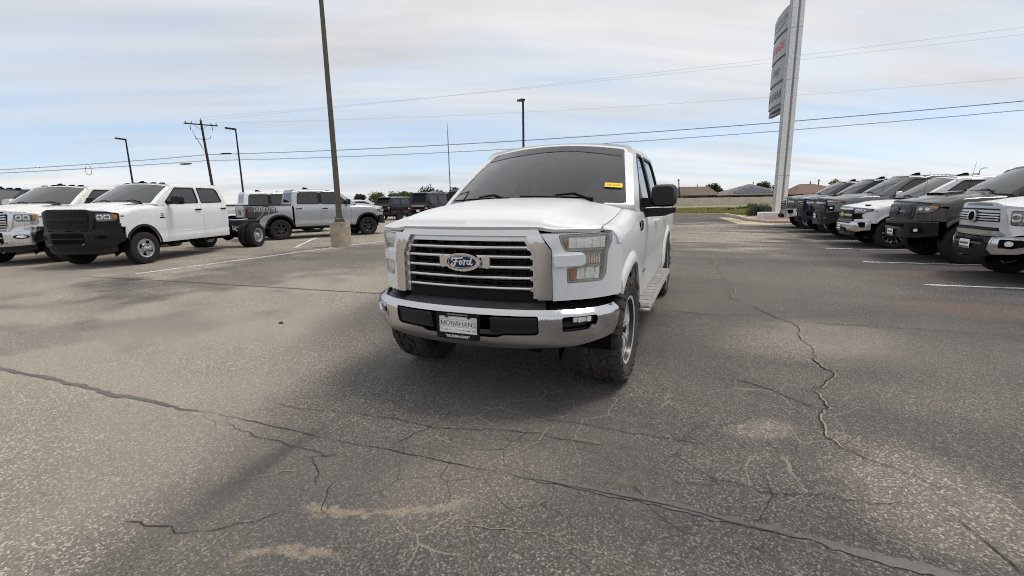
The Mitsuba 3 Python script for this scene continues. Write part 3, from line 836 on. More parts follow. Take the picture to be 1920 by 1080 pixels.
for i, (x, y, h, w, m, lab) in enumerate((
        (-33.8, 120, 3.9, 6.2, 'leaf_green', 'wide low green tree farthest left on the horizon behind the silver pickup'), (-29.4, 122, 4.0, 5.0, 'leaf_green', 'green tree second from left on the horizon beyond the white car roof'),
        (-24.6, 112, 4.7, 5.0, 'leaf_green', 'green tree above the smaller black car'), (-20.6, 118, 5.0, 5.4, 'leaf_dark', 'dark rounded tree between the black cars on the horizon'), (-27.0, 125, 4.4, 4, 'leaf_green', 'lighter small tree on the horizon between two wider green trees'),
        (-16.8, 114, 4.5, 4.2, 'leaf_dark', 'thin ragged tree right of the short distant pole'), (-13.0, 112, 4.6, 4.4, 'leaf_dark', 'sparse tree close to the mirror on the middle truck'), (-37.5, 118, 3.4, 3.4, 'leaf_dark', 'small dark tree above the hood of the silver pickup'),
        (-57, 118, 4.6, 4.5, 'leaf_dark', 'dark tree above the white pickup behind the silver one'), (-47, 120, 4.2, 4.0, 'leaf_dark', 'dark tree showing over the cab of the silver pickup'),
        (49.2, 116, 4.9, 3.6, 'leaf_dark', 'dark tree right of the leftmost far house'), (52.4, 122, 3.8, 4.0, 'leaf_dark', 'small grey green tree behind the solar roof'), (63.2, 120, 5.4, 4.6, 'leaf_dark', 'rounded dark tree behind the right slope of the solar roof'), (66.2, 118, 4.2, 4.6, 'leaf_dark', 'dark tree left of the sign pylon above the low brown house'),
        (61.8, 90, 4.9, 3.6, 'leaf_yellow', 'sparse yellow green tree above the hoods of the right-hand row'))):
    tree(lab, x, y, h * 0.88, w * 1.08, m, 700 if m == 'leaf_yellow' else 1500, 0.20, 0.3, 50 + i)


def blades(pts, h, w, r, lean=0.5):
    m = len(pts)
    a = r.uniform(0, 6.28, m)
    hh = h * (0.5 + r.random(m))
    d = np.stack([np.cos(a), np.sin(a), 0 * a], 1)
    tip = np.column_stack([pts, np.zeros(m)]) + d * (hh * lean * r.random(m))[:, None] + np.array([0, 0, 1.0]) * hh[:, None]
    sd_ = np.stack([-np.sin(a), np.cos(a), 0 * a], 1) * w
    b = np.column_stack([pts, np.full(m, -0.01)])
    v = np.stack([b - sd_, b + sd_, tip], 1).reshape(-1, 3)
    return faceted(v, np.arange(3 * m).reshape(-1, 3))


r = np.random.default_rng(5)
def scatter(n, poly, dens):
    x0, y0, x1, y1 = poly.bounds
    q = np.column_stack([r.uniform(x0, x1, n), r.uniform(y0, y1, n)])
    k_ = meshkit.fbm(np.column_stack([q * [0.10, 0.28], 0 * q[:, :1]]), 4, 8)
    q = q[r.random(n) < np.clip((k_ - dens) * 5, 0, 1)]
    import shapely
    return q[shapely.contains_xy(poly, q[:, 0], q[:, 1])]


verge = PG((13.5, 40.0), (17.1, 38.8), (17.4, 37.9), (22, 36.4), (40, 30), (50, 41), (18, 55), (8, 58), (5, 43))
key = put('verge_grass', blades(scatter(160000, verge, 0.30), 0.28, 0.045, r), 'grass_green', kind='stuff')
say(key, 'tufted green grass of the verge between the kerb and the street', 'grass', kind='stuff')
key = put('verge_grass', blades(scatter(120000, verge, 0.42), 0.28, 0.05, r), 'grass_dry', kind='stuff')
say(key, 'dry straw coloured grass patches in the verge', 'grass', kind='stuff')
for i, (x, y, s) in enumerate(((19.2, 41.5, 0.9), (21.5, 44, 1.0), (23.4, 46.5, 0.8), (20.3, 39.4, 0.6), (25.5, 50, 1.1), (28, 55, 1.2), (18.4, 43.5, 0.7))):
    k = thing('weed_clump', 'dark green weed clump in the verge %s' % ('nearest the kerb', 'behind the first clump', 'toward the street', 'by the kerb corner', 'in the middle of the grass', 'farthest toward the wall', 'leftmost by the kerb')[i], 'weed', None)
    put('leaves', leaves([(0, 0, 0.25 * s, 0.55 * s, 0.5 * s, 0.32 * s)], 160, 0.11, r), 'leaf_green', mat4(x, y, 0), k)
# the spiky shrub beside the pylon
k = thing('spiky_shrub', 'round blue green spiky shrub beside the sign pylon', 'shrub')
m_ = 900
d = r.normal(size=(m_, 3))
d[:, 2] = np.abs(d[:, 2]) * 0.9 + 0.05
d /= np.linalg.norm(d, axis=1, keepdims=True)
L_ = r.uniform(0.75, 1.12, m_)[:, None]
s_ = np.cross(d, r.normal(size=(m_, 3)))
s_ /= np.linalg.norm(s_, axis=1, keepdims=True)
b = d * 0.15
mid_ = d * L_ * 0.6 + s_ * 0.0
tip = d * L_ - [0, 0, 0.08]
v = np.stack([b - s_ * 0.015, mid_ - s_ * 0.018, tip, mid_ + s_ * 0.018], 1).reshape(-1, 3)
q = np.arange(m_)[:, None] * 4
put('leaves', faceted(v, np.vstack([q + [0, 1, 2], q + [0, 2, 3]])), 'leaf_blue', mat4(17.15, 32.4, 0.15), k)
put('stem', lathe([(0, 0), (0.16, 0), (0.12, 0.3), (0, 0.35)], 8, 'z'), 'timber', mat4(17.15, 32.4, 0.05), k)
key = put('pebble', tm(m3.Manifold.hull_points(np.array([(0.035, 0, 0), (-0.03, 0.01, 0), (0, 0.022, 0.0), (0.005, -0.02, 0), (0.01, 0.0, 0.03), (-0.015, 0.005, 0.024)])), 60), 'dark_tar', mat4(-2.86, 5.58, 0.0, 0.5))
say(key, 'small dark stone lying alone on the tan asphalt left of the middle truck', 'stone')

# ---------------------------------------------------------------- vehicles: surfaces that panels are laid on
class Sp(dict):
    __getattr__ = dict.__getitem__


class Path:
    """The plan line of a vehicle's nose, from its right side round to its left, by arc length."""

    def __init__(s, pts, zk=1.0):
        s.zk = zk
        p = np.array(pts, float)
        full = np.vstack([p[:0:-1] * [1, -1], p])
        L = np.concatenate([[0], np.cumsum(np.linalg.norm(np.diff(full, axis=0), axis=1))])
        L -= L[-1] / 2
        s.cx, s.cy, s.end = CubicSpline(L, full[:, 0]), CubicSpline(L, full[:, 1]), L[-1]
        s.t = np.linspace(-s.end, s.end, 801)
        s.y = np.maximum.accumulate(s.cy(s.t))
        s.y += np.arange(801) * 1e-7
        s.ymax = s.y[-1]

    def s_of_y(s, y):
        y = np.asarray(y, float)
        return np.interp(y, s.y, s.t) + np.where(np.abs(y) > s.ymax, y - np.sign(y) * s.ymax, 0)

    def x_of_y(s, y):
        return s.cx(np.clip(s.s_of_y(y), -s.end, s.end))

    def surf(s, lean=lambda z: 0 * z, out=0.0, whole=False):
        def S(a, z):
            e = 1e-3
            x, y = s.cx(a), s.cy(a)
            tx, ty = s.cx(a, 1), s.cy(a, 1)
            l = np.hypot(tx, ty)
            o = out + lean(z) * (1 if whole else np.clip(ty / l, 0, 1) ** 3)
            return np.stack([x + o * ty / l, y - o * tx / l, z + 0 * x], -1)
        return S

    def lay(s, poly):
        """A figure drawn from the front (y, z) to (arc length, z)."""
        return sh_transform(lambda x, y: (s.s_of_y(np.asarray(x)), np.asarray(y) * s.zk), poly.segmentize(0.03))


def itp(pts):
    p = np.array(sorted(pts), float)
    if len(p) == 1:
        return lambda x: 0 * np.asarray(x, float) + p[0, 1]
    if len(p) == 2:
        return lambda x: np.interp(x, p[:, 0], p[:, 1])
    f = PchipInterpolator(p[:, 0], p[:, 1], extrapolate=False)
    return lambda x: f(np.clip(x, p[0, 0], p[-1, 0]))


DEF = Sp(WB=3.68, R=0.43, tw=0.29, yo=0.98, arch_r=0.50, arch_z=0.455, rear_arch_r=0.50, rock=0.52, zb=1.33, W=0.985,
         prof=[(0.45, -0.05), (0.6, -0.018), (0.8, -0.020), (1.0, -0.004), (1.12, 0), (1.25, -0.018), (1.33, -0.045)],
         frz=0.09, doors=((-0.86, -2.02), (-2.02, -3.06)), cab_end=-3.12, bed_end=-4.92, rail=1.42, tumble=0.27, zr=1.945, rz=0.07, ry=0.12,
         A=((-0.84, 1.33), (-1.50, 1.945)), C=((-3.12, 1.33), (-2.98, 1.945)), roof=[(-3.1, 1.99), (-2.2, 2.03), (-1.5, 2.0)], crown=0.03,
         ws_bulge=(0.30, 0.14), res=0.06, paint='white_paint', glass='glass', side_glass='dark_glass', suv=False, bed=True, flare=0.02, flare_mat=None,
         handle_mat=None, handles=((-1.86, 1.20), (-2.90, 1.21)), hood_dark=None, trim='black_plastic', interior=True, lug=False)


class Truck(Veh):
    def __init__(s, name, label, cat_, x, y, yaw, spec, group=None):
        super().__init__(name, label, cat_, x, y, yaw, group)
        s.p = p = Sp({**DEF, **spec})
        s.path = Path(p.front, p.get('zk', 1.0))
        s.prof, s.hzc, s.hze, s.hy = itp(p.prof), itp(p.hood_c), itp(p.hood_e), itp(p.hood_y)
        nose = [(float(s.path.cx(t)), float(s.path.cy(t))) for t in np.linspace(s.path.end * 0.55, s.path.end * 0.98, 12)]
        s.wx = itp([q for q in p.wx if q[0] <= p.front[-1][0]] + nose[::-1])
        xf = p.front[0][0]
        xr = min(q[0] for q in p.hood_c)
        a = np.linspace(xr, xf, 200)
        s.xf, s.xr = xf, xr
        s.ex = s.hood_x(a, s.hy(a))
        s.ez, s.ey = s.hze(a), s.hy(a)
        s.lean = itp(p.get('lean', [(0, 0)]))
        s.Sf = s.path.surf(s.lean)
        s.roofz = itp(p.roof)
        s.bsdf = p.paint

    # surfaces
    def hood_x(s, a, y):
        w = np.clip((a - s.xr) / (s.xf - s.xr), 0, 1) ** 2
        return a - (s.xf - s.path.x_of_y(y)) * w

    def S_hood(s, a, y):
        t = np.clip(np.abs(y) / s.hy(a), 0, 1.2)
        zc, ze = s.hzc(a), s.hze(a)
        z = ze + (zc - ze) * (1 - t ** s.p.get('hood_pow', 2.6))
        if 'dome' in s.p:
            for y0, w, h in s.p.dome:
                k = np.clip((y0 + w - np.abs(y)) / w, 0, 1)
                z = z + h * k * k * (3 - 2 * k) * (1 if s.p.get('dome_full') else np.clip((s.xf - a) / 0.25, 0, 1))
        return np.stack([s.hood_x(a, y), y, z], -1)

    def S_side(s, kind):
        """(x, t): t is the height up to the shoulder, then runs over it. kind: fender, door, bed."""
        p = s.p

        def top(x):
            if kind == 'fender':
                zt, ye = np.interp(x, s.ex, s.ez), np.interp(x, s.ex, s.ey)
                rz = p.frz + 0 * x
                ry = np.maximum(s.wx(x) + s.prof(zt - rz) - ye, 0.005)
            else:
                zt = (p.rail if kind == 'bed' else p.zb) + 0 * x
                rz, ry = 0.035 + 0 * x, 0.04 + 0 * x
            return zt, rz, ry

        def length(x):
            zt, rz, ry = top(np.asarray(x, float))
            return zt - rz, np.pi / 2 * np.sqrt((rz ** 2 + ry ** 2) / 2)

        def S(x, t):
            zt, rz, ry = top(x)
            z1, L = length(x)
            if kind == 'door':
                return np.stack([x, s.wx(x) + s.prof(t), t], -1)
            f = np.clip((t - z1) / L, 0, 1) * np.pi / 2
            low = s.wx(x) + s.prof(np.minimum(t, z1))
            return np.stack([x, low - ry * (1 - np.cos(f)), np.minimum(t, z1) + rz * np.sin(f)], -1)
        return S, length

    def y_gh(s, x, z):
        p = s.p
        h = (z - p.zb)
        return s.wx(x) + s.prof(p.zb) - p.tumble * h * (0.75 + 0.35 * h)

    def S_gh(s, x, t):
        p = s.p
        z1 = s.roofz(x) - p.rz - p.crown * 0.25
        L = np.pi / 2 * math.sqrt((p.rz ** 2 + p.ry ** 2) / 2)
        f = np.clip((t - z1) / L, 0, 1) * np.pi / 2
        y = s.y_gh(x, np.minimum(t, z1))
        return np.stack([x, y - p.ry * (1 - np.cos(f)), np.minimum(t, z1) + p.rz * np.sin(f)], -1)

    def gh_top(s, x):
        p = s.p
        return s.roofz(x) - p.rz - p.crown * 0.25 + np.pi / 2 * math.sqrt((p.rz ** 2 + p.ry ** 2) / 2)

    def S_roof(s, x, y):
        p = s.p
        z1 = s.roofz(x) - p.rz - p.crown * 0.25
        ye = np.maximum(s.y_gh(x, z1) - p.ry, 0.1)
        e = z1 + p.rz
        return np.stack([x, y, e + p.crown * (1 - np.clip(np.abs(y) / ye, 0, 1.3) ** 2.4)], -1)

    def _ws(s, u, v):
        (x0, z0), (x1, z1) = s.p.A
        b0, b1 = s.p.ws_bulge
        x, z = x0 + (x1 - x0) * v, z0 + (z1 - z0) * v
        z = z + 0.05 * np.sin(np.pi * np.clip(v, 0, 1)) * 0.5
        ye = s.y_gh(x, z)
        k = 1 - np.abs(u) ** 2
        zt = s.S_roof(x * 0 + x1, x * 0)[..., 2] - z1
        return np.stack([x + (b0 + (b1 - b0) * v) * k, u * ye, z + zt * k * v * 0.9 + 0.03 * k * (1 - v)], -1)

    def S_ws(s, a, b):
        return s._ws(a / 0.8, b / s.wsl)

    # parts
    def lr(s, name, m, mat_, parent=None, label=None):
        k = s.add(name, m, mat_, parent, label)
        k2 = s.add(name, mir(m), mat_, parent, label)
        return k, k2

    def fp(s, name, poly, d0, d1, mat_, parent=None, S=None, res=None, label=None, sheet=False):
        return s.add(name, s.fm(poly, d0, d1, S, res, sheet), mat_, parent, label)

    def fm(s, poly, d0, d1, S=None, res=None, sheet=False):
        return panel(s.path.lay(poly), S or s.Sf, d0, d1, res or s.p.res, 1, sheet)

    def build(s):
        p = s.p
        g = 0.004
        res = p.res
        # hood
        xr, xf = s.xr, s.xf
        aa = np.linspace(xr, xf, 25)
        rear = p.get('hood_rear', 0.28)
        yr = s.hy(np.array([xr]))[0]
        yy = np.linspace(-yr, yr, 21)
        pts = [(a, float(s.hy(np.array([a]))[0]) - g) for a in aa] + [(a, -float(s.hy(np.array([a]))[0]) + g) for a in aa[::-1]]
        pts += [(xr + rear * (1 - (y / yr) ** 2), y) for y in yy[1:-1]]
        hood = Polygon(pts).buffer(0)
        s.hood_key = s.add('hood', panel(hood, s.S_hood, -0.028, 0, res), p.get('hood_paint', s.bsdf))
        # fenders
        S, L = s.S_side('fender')
        xe = p.front[-1][0]
        x0 = p.doors[0][0]
        xc = p.get('fend_nose', float(s.ex[-1]) - 0.004)
        xs = np.linspace(x0 + g, xc, 30)
        z1, ll = L(xs)
        poly = Polygon([(xe, p.get('fend_z', p.rock + 0.2)), (xe, float(L(np.array([xe]))[0][0]) - 0.01), *p.get('nose_low', []), (xc, float(z1[-1]) + 0.0 if 'nose_low' not in p else p.nose_low[-1][1]), *[(x, z + l) for x, z, l in zip(xs[::-1], z1[::-1], ll[::-1])], (x0 + g, p.rock), (-0.3, p.rock)]).buffer(0)
        arch = circ(0, p.arch_z, p.arch_r, 12)
        arch = arch.union(rect(-p.arch_r * 0.985, -0.5, p.arch_r * 0.985, p.arch_z - 0.08))
        poly = poly.difference(arch)
        if 'fend_cut' in p:
            poly = poly.difference(p.fend_cut)
        s.fenders = s.lr('fender', panel(poly, S, -0.03, 0, res, -1), s.bsdf)
        # doors, with the window opening above the belt
        Sd, _ = s.S_side('door')
        s.door_keys = []
        arch2 = circ(-p.WB, p.arch_z, p.rear_arch_r, 12).union(rect(-p.WB - p.rear_arch_r * 0.985, -0.5, -p.WB + p.rear_arch_r * 0.985, p.arch_z - 0.08))
        for d0, d1 in p.doors:
            dp = rect(d1 + g, p.rock + p.get('sill', 0.11), d0 - g, p.zb - 0.001).difference(arch2.buffer(0.012))
            s.door_keys.append(s.lr(p.get('side_names', ('door',) * 9)[len(s.door_keys)], panel(dp, Sd, -0.03, 0, res, -1), s.bsdf))
        s.lr('rocker', panel(rect(p.doors[-1][1], p.rock, p.doors[0][0], p.rock + p.get('sill', 0.11) - g).difference(arch2.buffer(0.012)), Sd, -0.03, -0.002, res, -1), p.get('rocker_mat', s.bsdf))
        # flares
        fm_ = p.flare_mat or s.bsdf
        if p.flare:
            for cx, r, SS in ((0, p.arch_r, S), (-p.WB, p.rear_arch_r, s.S_side('bed')[0] if p.bed else Sd)):
                ring = circ(cx, p.arch_z, r + p.get('flare_w', 0.075), 14).difference(circ(cx, p.arch_z, r - 0.004, 14))
                ring = ring.intersection(rect(cx - 0.9, p.rock + 0.0 if p.flare_mat else p.arch_z - 0.02, min(cx + 0.9, xe - 0.01), 2))
                if cx == 0 and p.get('flare_front') is not None:
                    ring = ring.intersection(rect(-1, 0, p.flare_front, 2))
                def SF(x, t, SS=SS, cx=cx, r=r):
                    P = SS(x, np.minimum(t, 1.5))
                    k = np.clip((np.hypot(x - cx, t - p.arch_z) - r) / p.get('flare_w', 0.075), 0, 1)
                    P = P.copy()
                    P[:, 1] += p.flare * (1 - k ** 2)
                    return P
                s.lr('wheel_arch_flare', panel(ring, SF, -0.02, 0.002, res * 0.7, -1), fm_)
        # greenhouse side
        (ax0, az0), (ax1, az1) = p.A
        (cx0, cz0), (cx1, cz1) = p.C
        xs = np.linspace(ax1, cx1, 24)
        front = [(ax0 + (ax1 - ax0) * t, az0 + (az1 - az0) * t + 0.05 * 0.5 * math.sin(math.pi * t)) for t in np.linspace(0, 1, 9)]
        ghp = Polygon([*front[:-1], *[(x, float(s.gh_top(np.array([x]))[0])) for x in xs], (cx0, cz0), (ax0 - 0.12, cz0)]).buffer(0)
        wins = [rnd(Polygon(w), 0.035) for w in p.windows]
        hole = unary_union(wins)
        body = ghp.difference(hole)
        seams = [LineString([(d[1], p.zb - 0.1), (d[1] + p.get('seam_lean', 0.03), p.zr + 0.0)]).buffer(0.004) for d in p.doors[:1]]
        if p.get('two_tone'):
            up = rect(-9, p.two_tone, 9, 9)
            s.lr('cab_side', panel(body.difference(up), s.S_gh, -0.045, 0, res, -1), s.bsdf)
            s.lr('roof_rail', panel(body.intersection(up), s.S_gh, -0.045, 0, res, -1), p.roof_mat)
        else:
            s.lr('cab_side', panel(body.difference(unary_union(seams)), s.S_gh, -0.045, 0, res, -1), s.bsdf)
        for i, w in enumerate(wins):
            key = s.door_keys[min(i, len(s.door_keys) - 1)] if i < len(s.door_keys) else (s.key, s.key)
            gm = panel(w.buffer(0.004), s.S_gh, -0.016, -0.012, 0.12, -1, True)
            tr = panel(w.buffer(0.016).difference(w.buffer(-0.012)), s.S_gh, -0.012, 0.004, 0.1, -1)
            for k, fn in zip(key, (lambda q: q, mir)):
                s.add('window', fn(gm), p.side_glass, k)
                s.add('window_trim', fn(tr), p.get('trim_mat', 'black_plastic'), k)
        pillar = rect(p.doors[0][1] - 0.06, p.zb + 0.08, p.doors[0][1] + 0.085, p.zr - 0.05).difference(unary_union([w.buffer(0.016) for w in wins]))
        if p.get('black_pillar', True):
            s.lr('pillar_trim', panel(pillar, s.S_gh, 0.0, 0.004, 0.1, -1), 'black_plastic')
        # roof
        xs = np.linspace(cx1, ax1 + p.ws_bulge[1] * 0.9, 14)
        ye = lambda x: float((s.y_gh(np.array([x]), s.roofz(np.array([x])) - p.rz - p.crown * 0.25) - p.ry)[0])
        hdr = [(ax1 + p.ws_bulge[1] * (1 - (y / ye(ax1)) ** 2), y) for y in np.linspace(ye(ax1), -ye(ax1), 15)]
        xs = np.linspace(cx1, ax1, 16)
        rp = Polygon([(x, ye(x)) for x in xs] + hdr[1:-1] + [(x, -ye(x)) for x in xs[::-1]]).buffer(0)
        s.add('roof', panel(rp, s.S_roof, -0.03, 0, res * 1.3), p.get('roof_mat', s.bsdf))
        # windshield
        c = s._ws(np.zeros(2), np.array([0.0, 1.0]))
        s.wsl = float(np.linalg.norm(c[1] - c[0]))
        wl = s.wsl
        ap, at = p.get('apillar', (0.91, 0.89))
        wg = rnd(Polygon([(-0.8 * ap, 0.015), (0.8 * ap, 0.015), (0.8 * at, wl * 0.965), (-0.8 * at, wl * 0.965)]), 0.03)
        allw = rect(-0.8, 0.0, 0.8, wl)
        s.lr('pillar', panel(allw.difference(wg).intersection(rect(0.6, -1, 0.8, 2)), s.S_ws, -0.05, 0, res), s.bsdf)
        s.add('roof_header', panel(allw.difference(wg).intersection(rect(-0.6, 0.5, 0.6, 2)), s.S_ws, -0.04, 0, res), p.get('roof_mat', s.bsdf))
        s.ws_key = s.add('windshield', panel(wg.buffer(0.004), s.S_ws, -0.01, -0.008, 0.12, 1, True), p.glass)
        fr = wg.difference(rnd(Polygon([(-0.8 * ap + 0.035, 0.075), (0.8 * ap - 0.035, 0.075), (0.8 * at - 0.035, wl * 0.965 - 0.05), (0.1, wl * 0.965 - 0.05), (0.07, wl * 0.965 - 0.09), (-0.07, wl * 0.965 - 0.09), (-0.1, wl * 0.965 - 0.05), (-0.8 * at + 0.035, wl * 0.965 - 0.05)]), 0.02))
        s.add('windshield_border', panel(fr, s.S_ws, -0.016, -0.013, 0.1, 1), 'gap_black', s.ws_key)
        # cowl between hood and windshield
        n = 21
        u = np.linspace(-1, 1, n)
        hr = s.S_hood(xr + rear * (1 - u ** 2) + 0.05, u * yr * 0.999) - [0, 0, 0.018]
        wb = s._ws(u * 0.99, np.full(n, 0.03)) - [0.0, 0, 0.012]
        P = np.stack([hr, hr * 0.5 + wb * 0.5 + [0, 0, -0.012], wb], 1)
        s.add('cowl', cat(grid(P), grid(P, True)), 'black_plastic')
        # rear of the cab
        xs = np.array([cx0, cx1])
        ybot, ytop = float(s.y_gh(np.array([cx0]), np.array([cz0]))[0]), ye(cx1)
        zt = float(s.S_roof(np.array([cx1]), np.array([0.0]))[0, 2])
        def S_back(y, v):
            x = cx0 + (cx1 - cx0) * v
            yy = ybot + (ytop + 0.05 - ybot) * v
            return np.stack([x, y * yy, cz0 + (zt - cz0) * v], -1)
        back = rect(-1, 0, 1, 1)
        rw = rnd(rect(-0.78, 0.22, 0.78, 0.82), 0.06)
        s.add('cab_back', panel(back.difference(rw), S_back, -0.03, 0, 0.15, -1), s.bsdf)
        s.add('rear_window', panel(rw, S_back, -0.01, -0.008, 0.2, -1, True), 'rear_glass')
        if p.bed:
            xb0, xb1 = p.cab_end - 0.02, p.bed_end
            Sb, Lb = s.S_side('bed')
            z1, l = Lb(np.array([xb0]))
            tb = float(z1[0] + l[0])
            bp = rect(xb1, p.rock + 0.02, xb0, tb).difference(arch2)
            if 'bed_lean' in p:
                bp = bp.difference(Polygon([(xb1, 0), (xb1, tb), (xb1 + 0.05, 0)]))
            s.bed_keys = s.lr('bed_side', panel(bp, Sb, -0.03, 0, res, -1), s.bsdf)
            s.add('tailgate', bx((xb1 + 0.03, 0, (p.rail + 0.68) / 2), (0.06, 2 * p.W - 0.14, p.rail - 0.70), 0.015), p.get('tailgate_mat', s.bsdf))
            s.add('bed_floor', cat(bx(((xb0 + xb1) / 2, 0, p.rail - 0.07), (xb0 - xb1 - 0.08, 2 * p.W - 0.2, 0.02)), bx((xb0 - 0.01, 0, p.rail - 0.35), (0.02, 2 * p.W - 0.2, 0.6))), 'black_plastic')
        # dark insides that keep the light from passing
        s.add('chassis', cat(bx(((p.doors[0][0] + p.cab_end) / 2, 0, p.rock + 0.16), (p.doors[0][0] - p.cab_end - 0.1, 1.78, 0.24)),
                             bx((0.02 + (xf - 0.2) * 0.0, 0, 0.86), (1.0, 1.10, 0.5)), bx((-0.72, 0, 0.95), (0.3, 1.75, 0.6)),
                             bx((xf - 0.36, 0, 0.9), (0.10, 1.4, 0.55)),
                             both(bx((-p.WB * 0.45, 0.42, p.rock - 0.04), (p.WB * 1.25, 0.09, 0.16))),
                             bx(((p.cab_end + p.bed_end) / 2, 0, 0.85), (p.cab_end - p.bed_end - 0.15, 1.06 if p.bed else 1.3, 0.4)) if (p.bed or p.suv) else bx((-2.9, 0, 0.7), (0.2, 1.0, 0.1)),
                             tube([(0, -0.7, p.R - 0.05), (0, 0.7, p.R - 0.05)], 0.06), tube([(-p.WB, -0.75, p.R), (-p.WB, 0.75, p.R)], 0.07),
                             lathe([(0.0, -0.17), (0.12, -0.14), (0.17, 0), (0.12, 0.14), (0, 0.17)], 16, 'x') if False else tube([(-p.WB - 0.15, 0.1, p.R), (-p.WB, 0.1, p.R), (-p.WB + 0.15, 0.1, p.R)], [0.06, 0.16, 0.06])), 'gap_black')
        # wheel wells
        for cx, r in ((0, p.arch_r), (-p.WB, p.rear_arch_r)):
            if cx and not (p.bed or p.suv):
                continue
            th = np.radians(np.linspace(-28, 208, 25))
            ring = np.stack([cx + (r - 0.01) * np.cos(th), 0 * th, p.arch_z + (r - 0.01) * np.sin(th)], -1)
            P = np.stack([ring + [0, 0.55, 0], ring + [0, s.p.W - 0.045, 0]], 1)
            P[:, :, 2] = np.maximum(P[:, :, 2], p.rock - 0.1)
            cap = np.stack([ring + [0, 0.55, 0], ring * [0, 1, 0] + [cx, 0.55, p.arch_z]], 1)
            s.lr('wheel_well', cat(grid(P), grid(P, True), grid(cap), grid(cap, True)), 'gap_black')
        if p.interior:
            s.interior()

    def interior(s):
        p = s.p
        xd = p.A[0][0]
        parts = [bx((xd - 0.30, 0, p.zb - 0.02), (0.5, 1.60, 0.20), 0.06)]
        key = s.add('dashboard', parts, 'interior')
        th = np.linspace(0, 2 * np.pi, 25)
        wheel = np.stack([0.12 * np.sin(th) * 0.5, 0.18 * np.cos(th), 0.18 * np.sin(th)], -1) + [xd - 0.72, 0.38, p.zb + 0.06]
        s.add('steering_wheel', cat(tube(wheel, 0.014, 6), tube([(xd - 0.55, 0.38, p.zb), (xd - 0.72, 0.38, p.zb + 0.06)], 0.03, 6)), 'gap_black', key)
        for y in (-0.38, 0.38):
            seat = [bx((xd - 1.30, y, p.zb + 0.06), (0.16, 0.5, 0.66), 0.05, mat4(ry=-0.22)), bx((xd - 1.38, y, p.zb + 0.50), (0.10, 0.26, 0.18), 0.04), bx((xd - 1.02, y, p.zb - 0.24), (0.5, 0.5, 0.15), 0.05)]
            s.add('seat', seat, 'interior')
        s.add('rear_seat', [bx((p.cab_end + 0.45, 0, p.zb - 0.02), (0.16, 1.4, 0.7), 0.05, mat4(ry=-0.15))], 'interior')
        ws = s._ws(np.array([0.0]), np.array([0.88]))[0]
        s.add('mirror_inside', bx(ws - [0.10, 0, 0.03], (0.03, 0.24, 0.06), 0.01), 'gap_black')

    def door_handles(s, mat_, shape_='bar'):
        S, _ = s.S_side('door')
        for (x, z), keys in zip(s.p.handles, s.door_keys[:2]):
            P = S(np.array([x]), np.array([z]))[0]
            y = P[1]
            h = cat(bx((x, y + 0.032, z), (0.22, 0.020, 0.042), 0.009), bx((x - 0.085, y + 0.012, z), (0.025, 0.04, 0.03), 0.005), bx((x + 0.085, y + 0.012, z), (0.025, 0.04, 0.03), 0.005))
            s.add('handle', h, mat_, keys[0])
            s.add('handle', mir(h), mat_, keys[1])

    def mirrors(s, x, z, mat_cap, w=0.24, h=0.20, y0=None, reach=0.10, d=0.14, mat_arm='black_plastic', low=None):
        y0 = y0 or float(s.y_gh(np.array([x]), np.array([max(z - h / 2, s.p.zb)]))[0])
        yc = y0 + reach + w / 2
        pts = []
        for sx, sc in ((1, 0.80), (0.35, 0.97), (-0.6, 1.0), (-1, 0.97)):
            for a in np.linspace(0, 2 * np.pi, 20, endpoint=False):
                c, sn = math.cos(a), math.sin(a)
                q = (abs(c) ** 5 + abs(sn) ** 5) ** (-1 / 5)
                pts.append((x + sx * d / 2, yc + c * q * w / 2 * sc, z + sn * q * h / 2 * sc))
        cap = hull(pts, 40)
        arm = hull([(x + a, y, z - h * 0.28 + b) for a in (-0.035, 0.035) for b in (-0.05, 0.045) for y in (y0 - 0.03,)] + [(x + a, yc - w * 0.25, z - h * 0.30 + b) for a in (-0.03, 0.03) for b in (-0.04, 0.04)])
        gl = bx((x - d / 2 - 0.004, yc, z), (0.008, w * 0.86, h * 0.84), 0.003)
        for fn, i in ((lambda q: q, 0), (mir, 1)):
            k = s.add('wing_mirror', fn(cap), mat_cap)
            s.add('arm', fn(arm), mat_arm, k)
            s.add('mirror_glass', fn(gl), 'chrome', k)
            if low:
                s.add('lower_housing', fn(hull([(x + sx * d / 2 * 0.9, y, zz) for sx in (-1, 1) for y, zz in ((y0 - 0.02, z - h * 0.56), (y0 + 0.0, z - h * 0.95), (yc + w * 0.48, z - h * 0.52), (yc + w * 0.49, z - h * 0.72), (yc + w * 0.1, z - h * 0.88))])), low, k)

    def wipers(s, ends):
        for u0, v0, u1, v1 in ends:
            u = np.linspace(u0, u1, 9)
            v = np.linspace(v0, v1, 9)
            P = s._ws(u, v)
            n = np.array([0.6, 0, 0.8])
            k = s.add('wiper', tube(P + n * 0.022, [0.008] * 9, 6), 'gap_black')
            um = (u0 + u1) / 2
            A = np.array([s._ws(np.array([u0 + (u1 - u0) * t]), np.array([vv]))[0] for t, vv in ((1.0, 0.0), (0.75, v0 + 0.012), (0.5, (v0 + v1) / 2 + 0.012))])
            s.add('arm', tube(A + n * [[0.03], [0.045], [0.032]], [0.014, 0.011, 0.008], 6), 'gap_black', k)


# ---------------------------------------------------------------- wheels (axis along y, the outside towards +y)
WHEELS = {}


